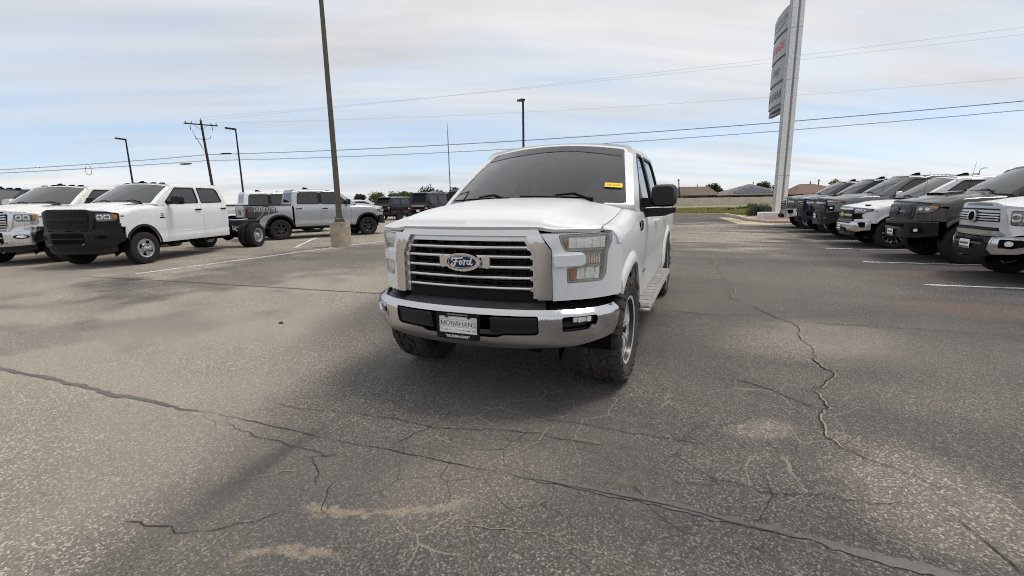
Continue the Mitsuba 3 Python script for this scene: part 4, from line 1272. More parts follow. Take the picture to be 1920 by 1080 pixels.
def tyre_mesh(R, w, rim_r, lug):
    h = w / 2
    side = [(rim_r - 0.005, -h * 0.80), (rim_r + 0.012, -h * 0.90), (rim_r + (R - rim_r) * 0.45, -h * 1.0), (R - 0.035, -h * 0.97), (R - 0.012, -h * 0.88)]
    Rt = R - (0.021 if lug else 0)
    mid = [(Rt, -h * 0.78)]
    if not lug:
        for c in (-0.45, -0.15, 0.15, 0.45):
            mid += [(Rt, h * (c - 0.035)), (Rt - 0.009, h * (c - 0.03)), (Rt - 0.009, h * (c + 0.03)), (Rt, h * (c + 0.035))]
    else:
        mid += [(Rt, 0)]
    mid += [(Rt, h * 0.78)]
    prof = side + mid + [(r, -y) for r, y in side[::-1]]
    m = [lathe(prof, 64, 'y', 40)]
    if lug:
        def S(a, y):
            th = a / R
            k = np.clip((np.abs(y) / h - 0.72) / 0.28, 0, 1)
            r = Rt - 0.002 - 0.034 * k ** 2
            return np.stack([r * np.sin(th), y, r * np.cos(th)], -1)
        n = 18
        pitch = 2 * np.pi * R / n
        lugs = []
        for k in range(n):
            a = k * pitch
            j = 0.006 * math.sin(k * 2.7)
            for sg in (1, -1):
                o = a + (0 if sg > 0 else pitch * 0.5) + j
                long = 1.0 if k % 2 else 0.90
                lugs.append(PG((o - pitch * 0.36, sg * h * 0.50), (o + pitch * 0.05, sg * h * 0.46), (o + pitch * 0.10, sg * h * 0.62), (o + pitch * 0.10, sg * h * long), (o - pitch * 0.36, sg * h * long)))
                lugs.append(PG((o + pitch * 0.20, sg * h * 0.58), (o + pitch * 0.50, sg * h * 0.58), (o + pitch * 0.50, sg * h * (1.9 - long)), (o + pitch * 0.20, sg * h * (1.9 - long))))
                lugs.append(PG((o - pitch * 0.30, sg * h * 0.40), (o + pitch * 0.12, sg * h * 0.36), (o + pitch * 0.42, sg * h * 0.06), (o + pitch * 0.20, sg * h * 0.02), (o - pitch * 0.10, sg * h * 0.22)))
        m.append(panel(MultiPolygon([x for x in lugs if x.geom_type == 'Polygon']), S, -0.010, 0.021, 0.05, 1))
        ribs = []
        for k in range(n * 2):
            th = k * np.pi / n
            M = np.array([[math.cos(th), 0, math.sin(th), 0], [0, 1, 0, 0], [-math.sin(th), 0, math.cos(th), 0], [0, 0, 0, 1]])
            ribs.append(move(bx((0, h * 0.97, R - 0.058), (0.034, 0.014, 0.05), 0.004), M))
        m.append(cat(ribs))
    return cat(m)


def spokes(kind, r, h):
    """The wheel's disc as plates: (polygon, d0, d1, material) in the wheel's own plane."""
    out = []

    def arms(n, f, rot=0.0):
        return unary_union([affinity.rotate(f, 360 * k / n + rot, origin=(0, 0)) for k in range(n)])
    rim = circ(0, 0, r, 24).difference(circ(0, 0, r * 0.90, 24))
    if kind == 'machined':
        a = PG((0.035, 0.05), (0.030, r * 0.55), (0.062, r * 0.93), (-0.062, r * 0.93), (-0.030, r * 0.55), (-0.035, 0.05))
        slot = PG((0.008, r * 0.45), (0.020, r * 0.88), (-0.020, r * 0.88), (-0.008, r * 0.45))
        out += [(unary_union([rim, arms(6, a)]).difference(arms(6, slot)).union(circ(0, 0, 0.075)), -0.03, 0.0, 'alloy'), (circ(0, 0, 0.035), 0.0, 0.02, 'dark_plastic'), (arms(6, slot.buffer(0.004)), -0.05, -0.02, 'dark_alloy')]
        out += [(arms(6, circ(0, 0.058, 0.010, 4)), 0, 0.008, 'chrome')]
    elif kind == 'six':
        a = PG((0.045, 0.04), (0.020, r * 0.6), (0.045, r * 0.94), (-0.045, r * 0.94), (-0.020, r * 0.6), (-0.045, 0.04))
        out += [(unary_union([rim, arms(6, a), circ(0, 0, 0.08)]), -0.03, 0.0, None), (circ(0, 0, 0.035), 0.0, 0.02, 'dark_plastic')]
    elif kind == 'twin':
        a = unary_union([PG((0.01 + s * 0.0, 0.03), (s * 0.075 + 0.018, r * 0.94), (s * 0.075 - 0.018, r * 0.94), (-0.01, 0.03)) for s in (-1, 1)])
        out += [(unary_union([rim, arms(6, a), circ(0, 0, 0.07)]), -0.03, 0.0, None), (circ(0, 0, 0.033), 0.0, 0.018, 'dark_plastic')]
    elif kind == 'disc':
        holes = arms(4, affinity.scale(circ(0, 0, 0.034), 1.0, 1.0), 0)
        holes = arms(4, affinity.translate(affinity.scale(circ(0, 0, 0.042), 1.25, 0.85), 0, r * 0.70), 45)
        out += [(circ(0, 0, r * 0.97, 24).difference(holes), -0.02, 0.0, None)]
    return out


def wheel_parts(kind, R, w, rim_r, lug, metal, deep=0.0):
    key = (kind, R, w, rim_r, lug, metal, deep)
    if key in WHEELS:
        return WHEELS[key]
    h = w / 2
    parts = [('tyre', shape(tyre_mesh(R, w, rim_r, lug), 'mud_rubber' if lug else 'rubber'), None)]
    barrel = lathe([(rim_r * 0.90, -h * 0.5), (rim_r * 0.93, h * 0.55), (rim_r + 0.004, h * 0.84), (rim_r + 0.012, h * 0.90), (rim_r - 0.012, h * 0.88), (rim_r * 0.88, h * 0.52), (rim_r * 0.86, -h * 0.5)], 48)
    by = {}
    face = h * 0.55 - deep

    def S(a, b):
        k = np.hypot(a, b) / rim_r
        return np.stack([a, face + 0.03 * np.sin(np.clip(k, 0, 1) * np.pi * 0.9) * (1 if kind != 'disc' else 0), b], -1)
    for poly, d0, d1, m in spokes(kind, rim_r, h):
        by.setdefault(m or metal, []).append(panel(poly, S, d0, d1, 0.05, -1))
    if kind == 'disc':
        hub = [lathe([(0.085, face - 0.02), (0.115, face + 0.0), (0.10, face + 0.05), (0.075, face + 0.085), (0.07, face + 0.12), (0.055, face + 0.14), (0.0, face + 0.145)], 24)]
        for k in range(8):
            a = k * np.pi / 4
            hub.append(lathe([(0.018, face - 0.01), (0.017, face + 0.06), (0.010, face + 0.07), (0, face + 0.07)], 8))
            hub[-1] = shift(hub[-1], 0.105 * math.cos(a), 0, 0.105 * math.sin(a))
        by.setdefault(metal, []).extend(hub)
    by.setdefault(metal if kind != 'machined' else 'dark_alloy', []).append(barrel)
    if kind == 'machined':
        by.setdefault('alloy', []).append(lathe([(rim_r - 0.012, h * 0.88), (rim_r + 0.010, h * 0.905), (rim_r + 0.002, h * 0.86), (rim_r - 0.012, h * 0.84)], 48))
    for m, ms in by.items():
        parts.append(('rim' if m in (metal, 'alloy') else 'hub_cap' if m == 'dark_plastic' else 'lug_nuts' if m == 'chrome' else 'rim_pocket', shape(cat(ms), m), None))
    back = lathe([(0.0, -0.02), (rim_r * 0.80, -0.02), (rim_r * 0.80, -0.05), (0, -0.05)], 24)
    disc = lathe([(0.0, -0.01), (rim_r * 0.62, -0.01), (rim_r * 0.62, 0.012), (0.0, 0.012)], 32)
    parts.append(('brake_disc', shape(disc, 'dark_alloy' if kind != 'machined' else 'slate_paint'), None))
    parts.append(('backing', shape(back, 'gap_black'), None))
    WHEELS[key] = parts
    return parts


def add_wheel(V, parts, x, y, z, steer=0.0, spin=0.0, side=1, label=None):
    key = new_key(V.key + '__wheel')
    if label:
        labels[key] = {'label': label}
    c, sn = math.cos(spin), math.sin(spin)
    RY = np.array([[c, 0, sn, 0], [0, 1, 0, 0], [-sn, 0, c, 0], [0, 0, 0, 1]])
    M = mat4(x, y, z, (0 if side > 0 else math.pi) + steer) @ RY
    for name, d, _ in parts:
        V.add(name, d, None, key, M=M)
    return key


def four_wheels(V, kind='six', rim_r=0.25, metal='alloy', steer=0.0, lug=False, deep=0.0):
    p = V.p
    parts = wheel_parts(kind, p.R, p.tw, rim_r, lug, metal, deep)
    yc = p.yo - p.tw / 2
    for x in (0, -p.WB):
        for sd in (1, -1):
            add_wheel(V, parts, x, sd * yc, p.R - 0.004, steer if x == 0 else 0, rng.uniform(0, 6), sd)


def spec(hf=1.20, hc=1.36, roof=1.93, zb=1.27, W=0.98, R=0.40, tw=0.28, cab=-3.10, bed_to=-4.85, WB=3.68, xA=-0.52, xf=0.90, rock=0.47, split=-2.02, res=0.085, **k):
    """A pickup's measures from a few heights and lengths."""
    az0, az1 = zb + 0.06, roof - 0.10
    A = ((xA, az0), (xA - 0.76, az1))
    ax = lambda z: xA - 0.76 * (z - az0) / (az1 - az0)
    zt, zw = roof - 0.145, zb + 0.055
    w1 = [(ax(zw) - 0.30, zw), (split + 0.07, zw + 0.015), (split + 0.07, zt), (ax(zt) - 0.16, zt), (ax(zw + 0.3) - 0.20, zw + 0.3)]
    w2 = [(split - 0.05, zw + 0.015), (cab + 0.20, zw + 0.03), (cab + 0.27, zt - 0.06), (cab + 0.36, zt), (split - 0.05, zt)]
    d = dict(front=[(xf, 0), (xf - 0.012, 0.3), (xf - 0.045, 0.55), (xf - 0.11, 0.71), (xf - 0.22, 0.86), (xf - 0.36, W - 0.035), (xf - 0.48, W + 0.004)],
             wx=[(-6, W - 0.01), (-3, W), (-1, W + 0.005), (0, W + 0.01), (xf - 0.48, W + 0.004)], lean=[(0.5, 0), (hf - 0.3, 0), (hf + 0.1, -0.04)],
             hood_c=[(-0.72, hc), (-0.3, hc - 0.008), (0.2, hc - 0.035), (0.6, hf + 0.045), (xf - 0.06, hf + 0.015), (xf, hf)],
             hood_e=[(-0.72, hc - 0.05), (-0.3, hc - 0.06), (0.2, hc - 0.09), (0.6, hf - 0.015), (xf - 0.06, hf - 0.035), (xf, hf - 0.045)],
             hood_y=[(-0.72, 0.80), (0, 0.83), (xf, 0.87)], dome=((0.50, 0.09, 0.018),), frz=0.10, W=W, R=R, tw=tw, yo=W + 0.005, WB=WB, rock=rock, zb=zb,
             prof=[(rock - 0.05, -0.05), (rock + 0.12, -0.015), (0.75, -0.02), (0.95, -0.004), (zb - 0.2, 0), (zb - 0.07, -0.015), (zb, -0.04), (zb + 0.1, -0.07)],
             arch_r=R + 0.075, rear_arch_r=R + 0.075, arch_z=R + 0.02, doors=((-0.76, split), (split, cab + 0.05)), cab_end=cab, bed_end=bed_to, rail=zb + 0.09, zr=az1,
             A=A, C=((cab, zb), (cab + 0.14, az1)), roof=[(cab, roof - 0.045), (cab * 0.6 - 0.4, roof - 0.015), (A[1][0], roof - 0.04)],
             windows=(w1, w2), handles=((split + 0.18, zb - 0.12), (cab + 0.24, zb - 0.11)), res=res, ws_bulge=(0.26, 0.13))
    d.update(k)
    return d


def sp_half(V, name, poly, d0, d1, m, parent=None, S=None, both_=True):
    """Lays a figure drawn on the vehicle's left half on both halves, each a part of its own."""
    k = V.fp(name, poly, d0, d1, m, parent, S)
    if both_:
        V.fp(name, affinity.scale(poly, -1, 1, origin=(0, 0)), d0, d1, m, parent, S)
    return k


def head_lamp(V, poly, amber=None, inner='reflector', bez='gap_black', lens='lens', S=None):
    for sg in (1, -1):
        q = affinity.scale(poly, sg, 1, origin=(0, 0))
        k = V.fp('headlight', q, -0.02, 0.004, bez, None, S)
        V.fp('lamp_back', q.buffer(-0.012), 0.0, 0.006, 'slate_paint', k, S)
        x0, z0, x1, z1 = q.bounds
        w, h = x1 - x0, z1 - z0
        for t0, t1, b0, b1 in ((0.10, 0.40, 0.30, 0.80), (0.46, 0.74, 0.30, 0.80), (0.10, 0.80, 0.08, 0.20)):
            c = rnd(rect(x0 + w * t0, z0 + h * b0, x0 + w * t1, z0 + h * b1), min(w, h) * 0.08).intersection(q.buffer(-0.016))
            if c.area > 1e-4:
                V.fp('reflector', c, 0.004, 0.012, inner, k, S)
        for t in (0.25, 0.60):
            c = Point(x0 + w * t, z0 + h * 0.55).buffer(h * 0.17, quad_segs=4).intersection(q)
            if c.area > 1e-5:
                V.fp('lamp_unit', c, 0.008, 0.018, 'slate_paint' if inner == 'reflector' else 'reflector', k, S)
        if amber is not None:
            V.fp('amber_lamp', affinity.scale(amber, sg, 1, origin=(0, 0)), 0.004, 0.020, 'amber', k, S)
        V.fp('lens', q.buffer(-0.004), 0.024, 0.025, lens, k, S, sheet=True)


def base_fascia(V, zlo, ztop, zside, mat_=None, y=None):
    e = V.p.front[-1][1]
    V.fp('front_fascia', sym(PG((0, ztop), (0.55, ztop - 0.01), (0.87, zside), (e, zside - 0.09), (e, zlo + 0.08), (0.7, zlo), (0, zlo))), -0.05, 0, mat_ or V.bsdf)


def plate(V, z, out=0.12, y=0.0, m='plate_white', w=0.30, h=0.15):
    z = z * V.path.zk
    k = V.add('licence_plate', bx((V.xf + out, y, z), (0.010, w, h), 0.003), m)
    V.add('plate_print', cat(bx((V.xf + out + 0.006, y, z + 0.01), (0.003, w * 0.8, 0.035)), bx((V.xf + out + 0.006, y, z - 0.055), (0.003, w * 0.98, 0.03))), 'lettering_grey', k)


def shell_bumper(V, zs, m, out=0.09, S_only=False):
    p = V.p.front
    n = len(p) - 1
    return Path([(x + out * (1 - (i / n) ** 2) + 0.0, y * (1 + 0.012 * (i / n))) for i, (x, y) in enumerate(p)], V.path.zk)


def fin(V, x=-1.65, y=0.0):
    z = float(V.S_roof(np.array([x]), np.array([y]))[0, 2])
    V.add('antenna_fin', hull([(x + 0.17, y, z - 0.01), (x - 0.15, y + 0.05, z - 0.01), (x - 0.15, y - 0.05, z - 0.01), (x - 0.14, y, z + 0.085), (x - 0.05, y, z + 0.08)]), 'gap_black')


def roof_lamps(V):
    x = V.p.A[1][0] - 0.05
    for y in (-0.52, -0.26, 0, 0.26, 0.52):
        z = float(V.S_roof(np.array([x]), np.array([y]))[0, 2])
        V.add('clearance_lamp', hull([(x + a, y + b, z - 0.01) for a in (-0.07, 0.08) for b in (-0.06, 0.06)] + [(x + a, y + b, z + 0.035) for a in (-0.06, 0.0) for b in (-0.04, 0.04)]), 'gap_black')


def mast(V, x=-0.55, y=0.86, h=0.75, z=1.30):
    V.add('aerial', tube([(x, y, z), (x - 0.12 * h, y, z + h)], [0.0045, 0.003], 5), 'gap_black')

# ---------------------------------------------------------------- the lifted white pickup in the middle
F = Truck('pickup_truck', 'lifted white pickup alone mid-lot with chrome barred grille and yellow windshield sticker', 'pickup truck', 0.013, 3.9735, -112.66, dict(
    front=[(0.865, 0), (0.850, 0.28), (0.812, 0.50), (0.785, 0.59), (0.738, 0.675), (0.66, 0.79), (0.575, 0.885), (0.485, 0.952), (0.39, 0.988)],
    wx=[(-5, 0.975), (-3, 0.985), (-1, 0.99), (0.0, 0.997), (0.39, 0.988)], lean=[(0.5, 0.0), (1.19, 0.0), (1.22, -0.008), (1.27, -0.055)], glass='windscreen',
    hood_c=[(-0.72, 1.468), (-0.4, 1.462), (0.0, 1.445), (0.3, 1.42), (0.6, 1.384), (0.76, 1.345), (0.83, 1.318), (0.865, 1.268)], dome_full=True, fend_nose=0.555, nose_low=[(0.43, 1.155), (0.475, 1.240)], hood_pow=3.4,
    hood_e=[(-0.72, 1.385), (-0.4, 1.365), (0.0, 1.320), (0.5, 1.286), (0.75, 1.278), (0.83, 1.272), (0.865, 1.262)],
    hood_y=[(-0.72, 0.845), (-0.3, 0.85), (0.3, 0.866), (0.865, 0.880)], dome=((0.50, 0.12, 0.016),), frz=0.11, yo=0.985, tw=0.315, R=0.43, rock=0.50,
    arch_r=0.50, arch_z=0.47, flare=0.03, flare_w=0.085, flare_front=0.40, apillar=(0.935, 0.90), ws_bulge=(0.29, 0.13), hood_rear=0.26,
    A=((-0.47, 1.40), (-1.32, 1.945)), zb=1.33, doors=((-0.80, -1.98), (-1.98, -3.06)),
    windows=([(-0.84, 1.345), (-1.22, 1.345), (-1.30, 1.395), (-1.90, 1.40), (-1.90, 1.905), (-1.52, 1.905), (-1.33, 1.80)],
             [(-2.02, 1.40), (-2.92, 1.42), (-2.86, 1.83), (-2.76, 1.905), (-2.02, 1.905)]), res=0.045, sill=0.14, seam_lean=0.0))
F.build()


def f150_front():
    V = F
    S = V.Sf
    ey = 0.987
    hl = sym(rnd(PG((0.640, 1.226), (0.935, 1.234), (0.932, 1.17), (0.912, 1.10), (0.905, 0.96), (0.888, 0.917), (0.690, 0.912), (0.688, 1.008), (0.772, 1.014), (0.792, 1.032), (0.792, 1.098), (0.772, 1.116), (0.678, 1.124), (0.655, 1.17)), 0.010))
    frame = sym(PG((0, 1.258), (0.505, 1.256), (0.590, 1.135), (0.598, 0.805), (0.512, 0.805), (0.506, 1.105), (0.440, 1.216), (0, 1.216)))
    mouth = sym(PG((0, 1.262), (0.505, 1.262), (0.594, 1.135), (0.602, 0.79), (0, 0.79)))
    fas = sym(PG((0.40, 1.238), (0.93, 1.238), (0.955, 1.20), (0.96, 1.150), (ey, 1.150), (ey, 0.805), (0.80, 0.796), (0.60, 0.792), (0.45, 0.792))).difference(mouth.buffer(0.003)).difference(hl.buffer(0.004))
    V.fp('front_fascia', fas, -0.04, 0, V.bsdf)
    # raised bar that runs from the grille into the notch of each headlight
    for sg in (1, -1):
        nb = rnd(PG((0.608, 1.095), (0.775, 1.098), (0.785, 1.085), (0.785, 1.045), (0.775, 1.030), (0.608, 1.022)), 0.008)
        V.fp('nose_bar', affinity.scale(nb, sg, 1, origin=(0, 0)), 0.0, 0.026, V.bsdf)
    # grille
    g = V.add('grille', V.fm(frame, -0.03, 0.030), 'chrome')
    V.add('inner_frame', V.fm(sym(PG((0, 1.216), (0.440, 1.216), (0.506, 1.105), (0.512, 0.81), (0.482, 0.81), (0.478, 1.095), (0.425, 1.190), (0, 1.190))), -0.05, 0.006), 'dusty_chrome', g)
    back = sym(PG((0, 1.22), (0.45, 1.22), (0.52, 1.1), (0.53, 0.79), (0, 0.79)))
    V.add('grille_back', V.fm(back, -0.12, -0.10), 'grille_black', g)
    for k, z in enumerate((1.148, 1.086, 1.016, 0.945, 0.874)):
        w = 0.478 - (0.02 if k == 0 else 0)
        sx = V.path.s_of_y(np.linspace(-w, w, 41))
        V.add('chrome_bar', tube(S(sx, np.full(41, z)) + [0.002, 0, 0], 0.0125, 10), 'chrome', g)
        V.add('bar_ledge', V.fm(rect(-w, z + 0.002, w, z + 0.010), -0.07, -0.004, None, 0.05), 'dusty_plastic', g)
        for sg in (1, -1):
            V.add('bar_end', V.fm(rnd(rect(sg * w - 0.014, z - 0.016, sg * w + 0.014, z + 0.016), 0.008), -0.04, 0.018), 'chrome', g)
    for k in range(-4, 5):
        V.add('grille_rib', V.fm(rect(k * 0.105 - 0.004, 0.86, k * 0.105 + 0.004, 1.20), -0.10, -0.055, None, 0.1), 'black_plastic', g)
    for k in range(6):
        z = (1.186, 1.125, 1.054, 0.982, 0.91, 0.835)[k]
        V.add('grille_lath', V.fm(rect(-0.47, z - 0.003, 0.47, z + 0.003), -0.10, -0.06, None, 0.1), 'black_plastic', g)
    V.add('grille_skirt', V.fm(sym(rect(0, 0.785, 0.515, 0.858)), -0.09, -0.03), 'grille_black', g)
    # oval badge
    oval = lambda a, b: affinity.scale(circ(0, 0, 1, 16), a, b)
    cz = 1.049
    at = lambda q: affinity.translate(q, 0, cz)
    e = V.add('emblem', V.fm(at(oval(0.134, 0.062).difference(oval(0.113, 0.0465))), 0.0, 0.050), 'chrome', g)
    V.add('emblem_face', V.fm(at(oval(0.115, 0.0485)), 0.0, 0.040), 'emblem_blue', g)
    V.add('emblem_ring', V.fm(at(oval(0.1085, 0.0425).difference(oval(0.1055, 0.0398))), 0.038, 0.043), 'lettering_white', g)
    st = [stroke([(-.074, .012), (-.066, .022), (-.045, .024), (-.018, .023), (.004, .027)], .010), stroke([(-.038, .024), (-.045, .004), (-.052, -.016), (-.063, -.026), (-.076, -.022), (-.073, -.012)], .010), stroke([(-.062, .0), (-.045, .003), (-.028, .004)], .007),
          affinity.rotate(oval(.0125, .0155).difference(oval(.0055, .009)), -20), stroke([(-.018, -.012), (-.012, .0)], .006),
          stroke([(.012, .010), (.018, .012), (.017, -.002), (.013, -.016)], .008), stroke([(.017, .0), (.024, .010), (.031, .010)], .007),
          affinity.translate(affinity.rotate(oval(.0125, .0145).difference(oval(.0055, .008)), -20), .046, -.002), stroke([(.068, .027), (.062, .004), (.058, -.012), (.063, -.016), (.072, -.011)], .008)]
    st[3] = affinity.translate(st[3], -.008, -.003)
    V.add('lettering', V.fm(at(affinity.scale(unary_union(st), 1.05, 1.10, origin=(0, 0))), 0.038, 0.045, None, 0.03), 'lettering_white', g)
    for sg in (1, -1):
        V.add('emblem_mount', V.fm(at(rnd(PG((sg * 0.135, 0.035), (sg * 0.175, 0.045), (sg * 0.19, 0.03), (sg * 0.19, -0.03), (sg * 0.175, -0.045), (sg * 0.135, -0.035)), 0.006)), -0.02, 0.018), 'dusty_chrome', g)
    # headlights
    for sg in (1, -1):
        m = lambda q: affinity.scale(q, sg, 1, origin=(0, 0))
        one = hl.intersection(rect(0, 0, 3, 3))
        k = V.add('headlight', V.fm(m(one), -0.075, -0.05), 'lamp_back')
        V.add('bezel', V.fm(m(one.difference(one.buffer(-0.008))), -0.06, -0.004), 'lamp_bezel', k)
        V.add('lens', V.fm(m(one.buffer(-0.002)), -0.004, -0.002, None, 0.08, True), 'hazed_lens', k)
        up = PG((0.692, 1.135), (0.87, 1.125), (0.90, 1.21), (0.67, 1.212))
        for q in range(9):
            y0 = 0.70 + q * 0.0235
            V.add('reflector_facet', V.fm(m(PG((y0, 1.138), (y0 + 0.020, 1.138), (y0 + 0.024, 1.212), (y0 + 0.002, 1.212))), -0.055, -0.022 - 0.010 * (q % 2), None, 0.06), 'reflector', k)
        V.add('marker_lamp', V.fm(m(PG((0.664, 1.205), (0.690, 1.205), (0.700, 1.135), (0.688, 1.135))), -0.06, -0.02), 'deep_amber', k)
        V.add('turn_lamp', V.fm(m(rect(0.806, 1.035, 0.882, 1.098)), -0.07, -0.03), 'deep_amber', k)
        V.add('turn_lamp_rib', V.fm(m(unary_union([rect(0.806 + i * 0.014, 1.035, 0.811 + i * 0.014, 1.098) for i in range(6)])), -0.03, -0.022), 'reflector', k)
        V.add('amber_lamp', V.fm(m(rect(0.706, 0.928, 0.738, 0.998)), -0.07, -0.02), 'amber', k)
        for q in range(5):
            V.add('reflector_facet', V.fm(m(PG((0.748 + q * 0.027, 0.93), (0.770 + q * 0.027, 0.93), (0.773 + q * 0.027, 1.012), (0.752 + q * 0.027, 1.005))), -0.055, -0.022 - 0.012 * (q % 2), None, 0.06), 'reflector', k)
        V.add('divider', V.fm(m(unary_union([rect(0.70, 1.124, 0.90, 1.131), rect(0.80, 1.015, 0.90, 1.024), rect(0.795, 1.10, 0.90, 1.108)])), -0.06, -0.014), 'lamp_bezel', k)
    # bumper
    B = Path([(0.985, 0), (0.969, 0.28), (0.922, 0.515), (0.845, 0.705), (0.738, 0.845), (0.625, 0.932), (0.53, 0.975), (0.44, 0.993)])
    dn = itp([(0.42, -0.13), (0.47, -0.075), (0.53, -0.030), (0.60, -0.012), (0.69, 0.0), (0.712, -0.006), (0.730, -0.022), (0.745, -0.050)])
    Sb = B.surf(dn, whole=True)
    ymx = 0.991
    outl = sym(PG((0, 0.745), (ymx, 0.745), (ymx, 0.60), (0.985, 0.535), (0.80, 0.49), (0.50, 0.476), (0.34, 0.470), (0, 0.470)))
    fog = sym(rnd(PG((0.690, 0.706), (0.885, 0.706), (0.890, 0.655), (0.850, 0.615), (0.692, 0.606)), 0.012))
    cen = sym(rnd(PG((0, 0.712), (0.545, 0.712), (0.550, 0.60), (0.53, 0.585), (0.32, 0.578), (0.27, 0.560), (0, 0.556)), 0.010))
    bk = V.add('bumper', panel(B.lay(outl.difference(fog).difference(cen)), Sb, -0.03, 0, 0.035), 'chrome')
    bp = lambda name, poly, d0, d1, mt, par=bk, res=0.05, sheet=False: V.add(name, panel(B.lay(poly), Sb, d0, d1, res, 1, sheet), mt, par)
    led = B.surf(lambda z: -0.095 - (z - 0.735) * 2.2, whole=True)
    bp('bumper_core', sym(rect(0, 0.50, 0.62, 0.70)), -0.16, -0.12, 'gap_black')
    V.add('step_pad', panel(B.lay(sym(PG((0, 0.720), (0.60, 0.720), (0.60, 0.785), (0, 0.790)))), led, -0.02, 0.0, 0.05), 'dusty_plastic', bk)
    for sg in (1, -1):
        V.add('step_pad', panel(B.lay(affinity.scale(PG((0.62, 0.720), (0.985, 0.720), (0.985, 0.772), (0.62, 0.772)), sg, 1, origin=(0, 0))), led, -0.02, -0.006, 0.05), 'black_plastic', bk)
    lip = cen.buffer(0.008).difference(cen)
    bp('opening_lip', unary_union([lip, fog.buffer(0.008).difference(fog).intersection(rect(-2, 0, 2, 0.65))]), -0.02, 0.005, 'chrome')
    bp('lower_valance', sym(PG((0, 0.476), (0.40, 0.480), (0.90, 0.505), (0.90, 0.46), (0.4, 0.425), (0, 0.425))), -0.06, -0.035, 'black_plastic')
    bp('centre_recess', cen, -0.11, -0.09, 'gap_black')
    for sg in (1, -1):
        f = lambda q: affinity.scale(q, sg, 1, origin=(0, 0))
        q = rnd(PG((0.225, 0.70), (0.538, 0.704), (0.542, 0.605), (0.52, 0.592), (0.225, 0.582)), 0.010)
        bp('bumper_pad', f(q), -0.05, -0.012, 'dark_plastic')
        bp('bumper_pad_rim', f(rnd(PG((0.225, 0.70), (0.538, 0.704), (0.538, 0.684), (0.225, 0.680)), 0.005)), -0.02, -0.004, 'dark_plastic')
        k = bp('fog_lamp', f(fog.intersection(rect(0, 0, 2, 2))), -0.13, -0.11, 'black_plastic')
        bp('fog_shelf', f(PG((0.70, 0.655), (0.87, 0.670), (0.885, 0.655), (0.845, 0.618), (0.70, 0.612))), -0.11, -0.05, 'dark_plastic', k)
        lens = rnd(rect(0.762, 0.650, 0.872, 0.702), 0.008)
        bp('lamp_housing', f(lens.buffer(0.012)), -0.11, -0.045, 'gap_black', k)
        for q in range(4):
            bp('lamp_facet', f(rect(0.766 + q * 0.026, 0.654, 0.787 + q * 0.026, 0.698)), -0.05, -0.036 + 0.008 * (q % 2), 'reflector', k)
        bp('lens', f(lens), -0.026, -0.025, 'lens', k, 0.1, True)
    bp('bracket', rect(-0.212, 0.575, -0.200, 0.70), -0.09, -0.04, 'dark_plastic')
    # licence plate with its dealer frame
    pl = thing_part = V.add('licence_plate', bx((0, 0, 0), (0.006, 0.305, 0.150), 0), 'plate_white', M=mat4(0.990, 0.002, 0.628))
    M = mat4(0.994, 0.002, 0.628) @ np.array([[0, 0, 1, 0], [1, 0, 0, 0], [0, 1, 0, 0], [0, 0, 0, 1.0]])
    def fr(poly, d0, d1, mt, name):
        return V.add(name, prism(poly, d0, d1), mt, pl, M=M)
    outer = rnd(PG((-0.166, 0.090), (0.166, 0.090), (0.162, -0.095), (-0.162, -0.095)), 0.012)
    inner = PG((-0.147, 0.064), (-0.095, 0.064), (-0.085, 0.056), (-0.075, 0.064), (0.075, 0.064), (0.085, 0.056), (0.095, 0.064), (0.147, 0.064), (0.147, -0.054), (-0.147, -0.054))
    fr(outer.difference(inner), 0.0, 0.012, 'grille_black', 'plate_frame')
    fr(affinity.translate(fit_text('MONAHANS', 0.268, 0.034), 0, 0.012), 0.0005, 0.0012, 'lettering_grey', 'lettering')
    fr(affinity.translate(fit_text('"MONAHANS"', 0.185, 0.020, True), 0, -0.074), 0.012, 0.0135, 'lettering_white', 'lettering')
    fr(affinity.translate(fit_text('CHRYSLER DODGE JEEP RAM', 0.155, 0.007), 0, 0.077), 0.012, 0.013, 'lettering_white', 'lettering')
    fr(unary_union([rect(-0.135, 0.037, 0.135, 0.0385), rect(-0.135, -0.012, 0.135, -0.0105)]), 0.0005, 0.0012, 'lettering_grey', 'rule')
    fr(unary_union([rect(-0.137, -0.0325, -0.085, -0.031), rect(-0.105, -0.036, -0.08, -0.032), rect(-0.08, -0.033, -0.045, -0.0315), rect(-0.025, -0.033, 0.045, -0.0315), rect(0.03, -0.036, 0.045, -0.032), affinity.translate(fit_text('Jeep', 0.038, 0.012, True), 0.074, -0.034), rect(0.108, -0.037, 0.116, -0.029), rect(0.122, -0.037, 0.130, -0.029)]), 0.0005, 0.0012, 'lettering_grey', 'maker_marks')
    for y in (-0.085, 0.085):
        fr(circ(y, 0.058, 0.008, 4), 0.001, 0.015, 'dark_alloy', 'screw')


f150_front()
F.door_handles('white_paint')
F.wipers(((-0.84, 0.045, -0.12, 0.04), (-0.02, 0.055, 0.66, 0.04)))
F.mirrors(-1.10, 1.475, 'dark_plastic', w=0.235, h=0.215, y0=0.93, reach=0.075, d=0.17, low='black_plastic')
_p = wheel_parts('machined', 0.43, 0.315, 0.262, True, 'alloy')
for _x in (0, -3.68):
    for _s in (1, -1):
        add_wheel(F, _p, _x, _s * (1.005 - 0.1575), 0.428, -0.03 if _x == 0 else 0, rng.uniform(0, 6), _s)


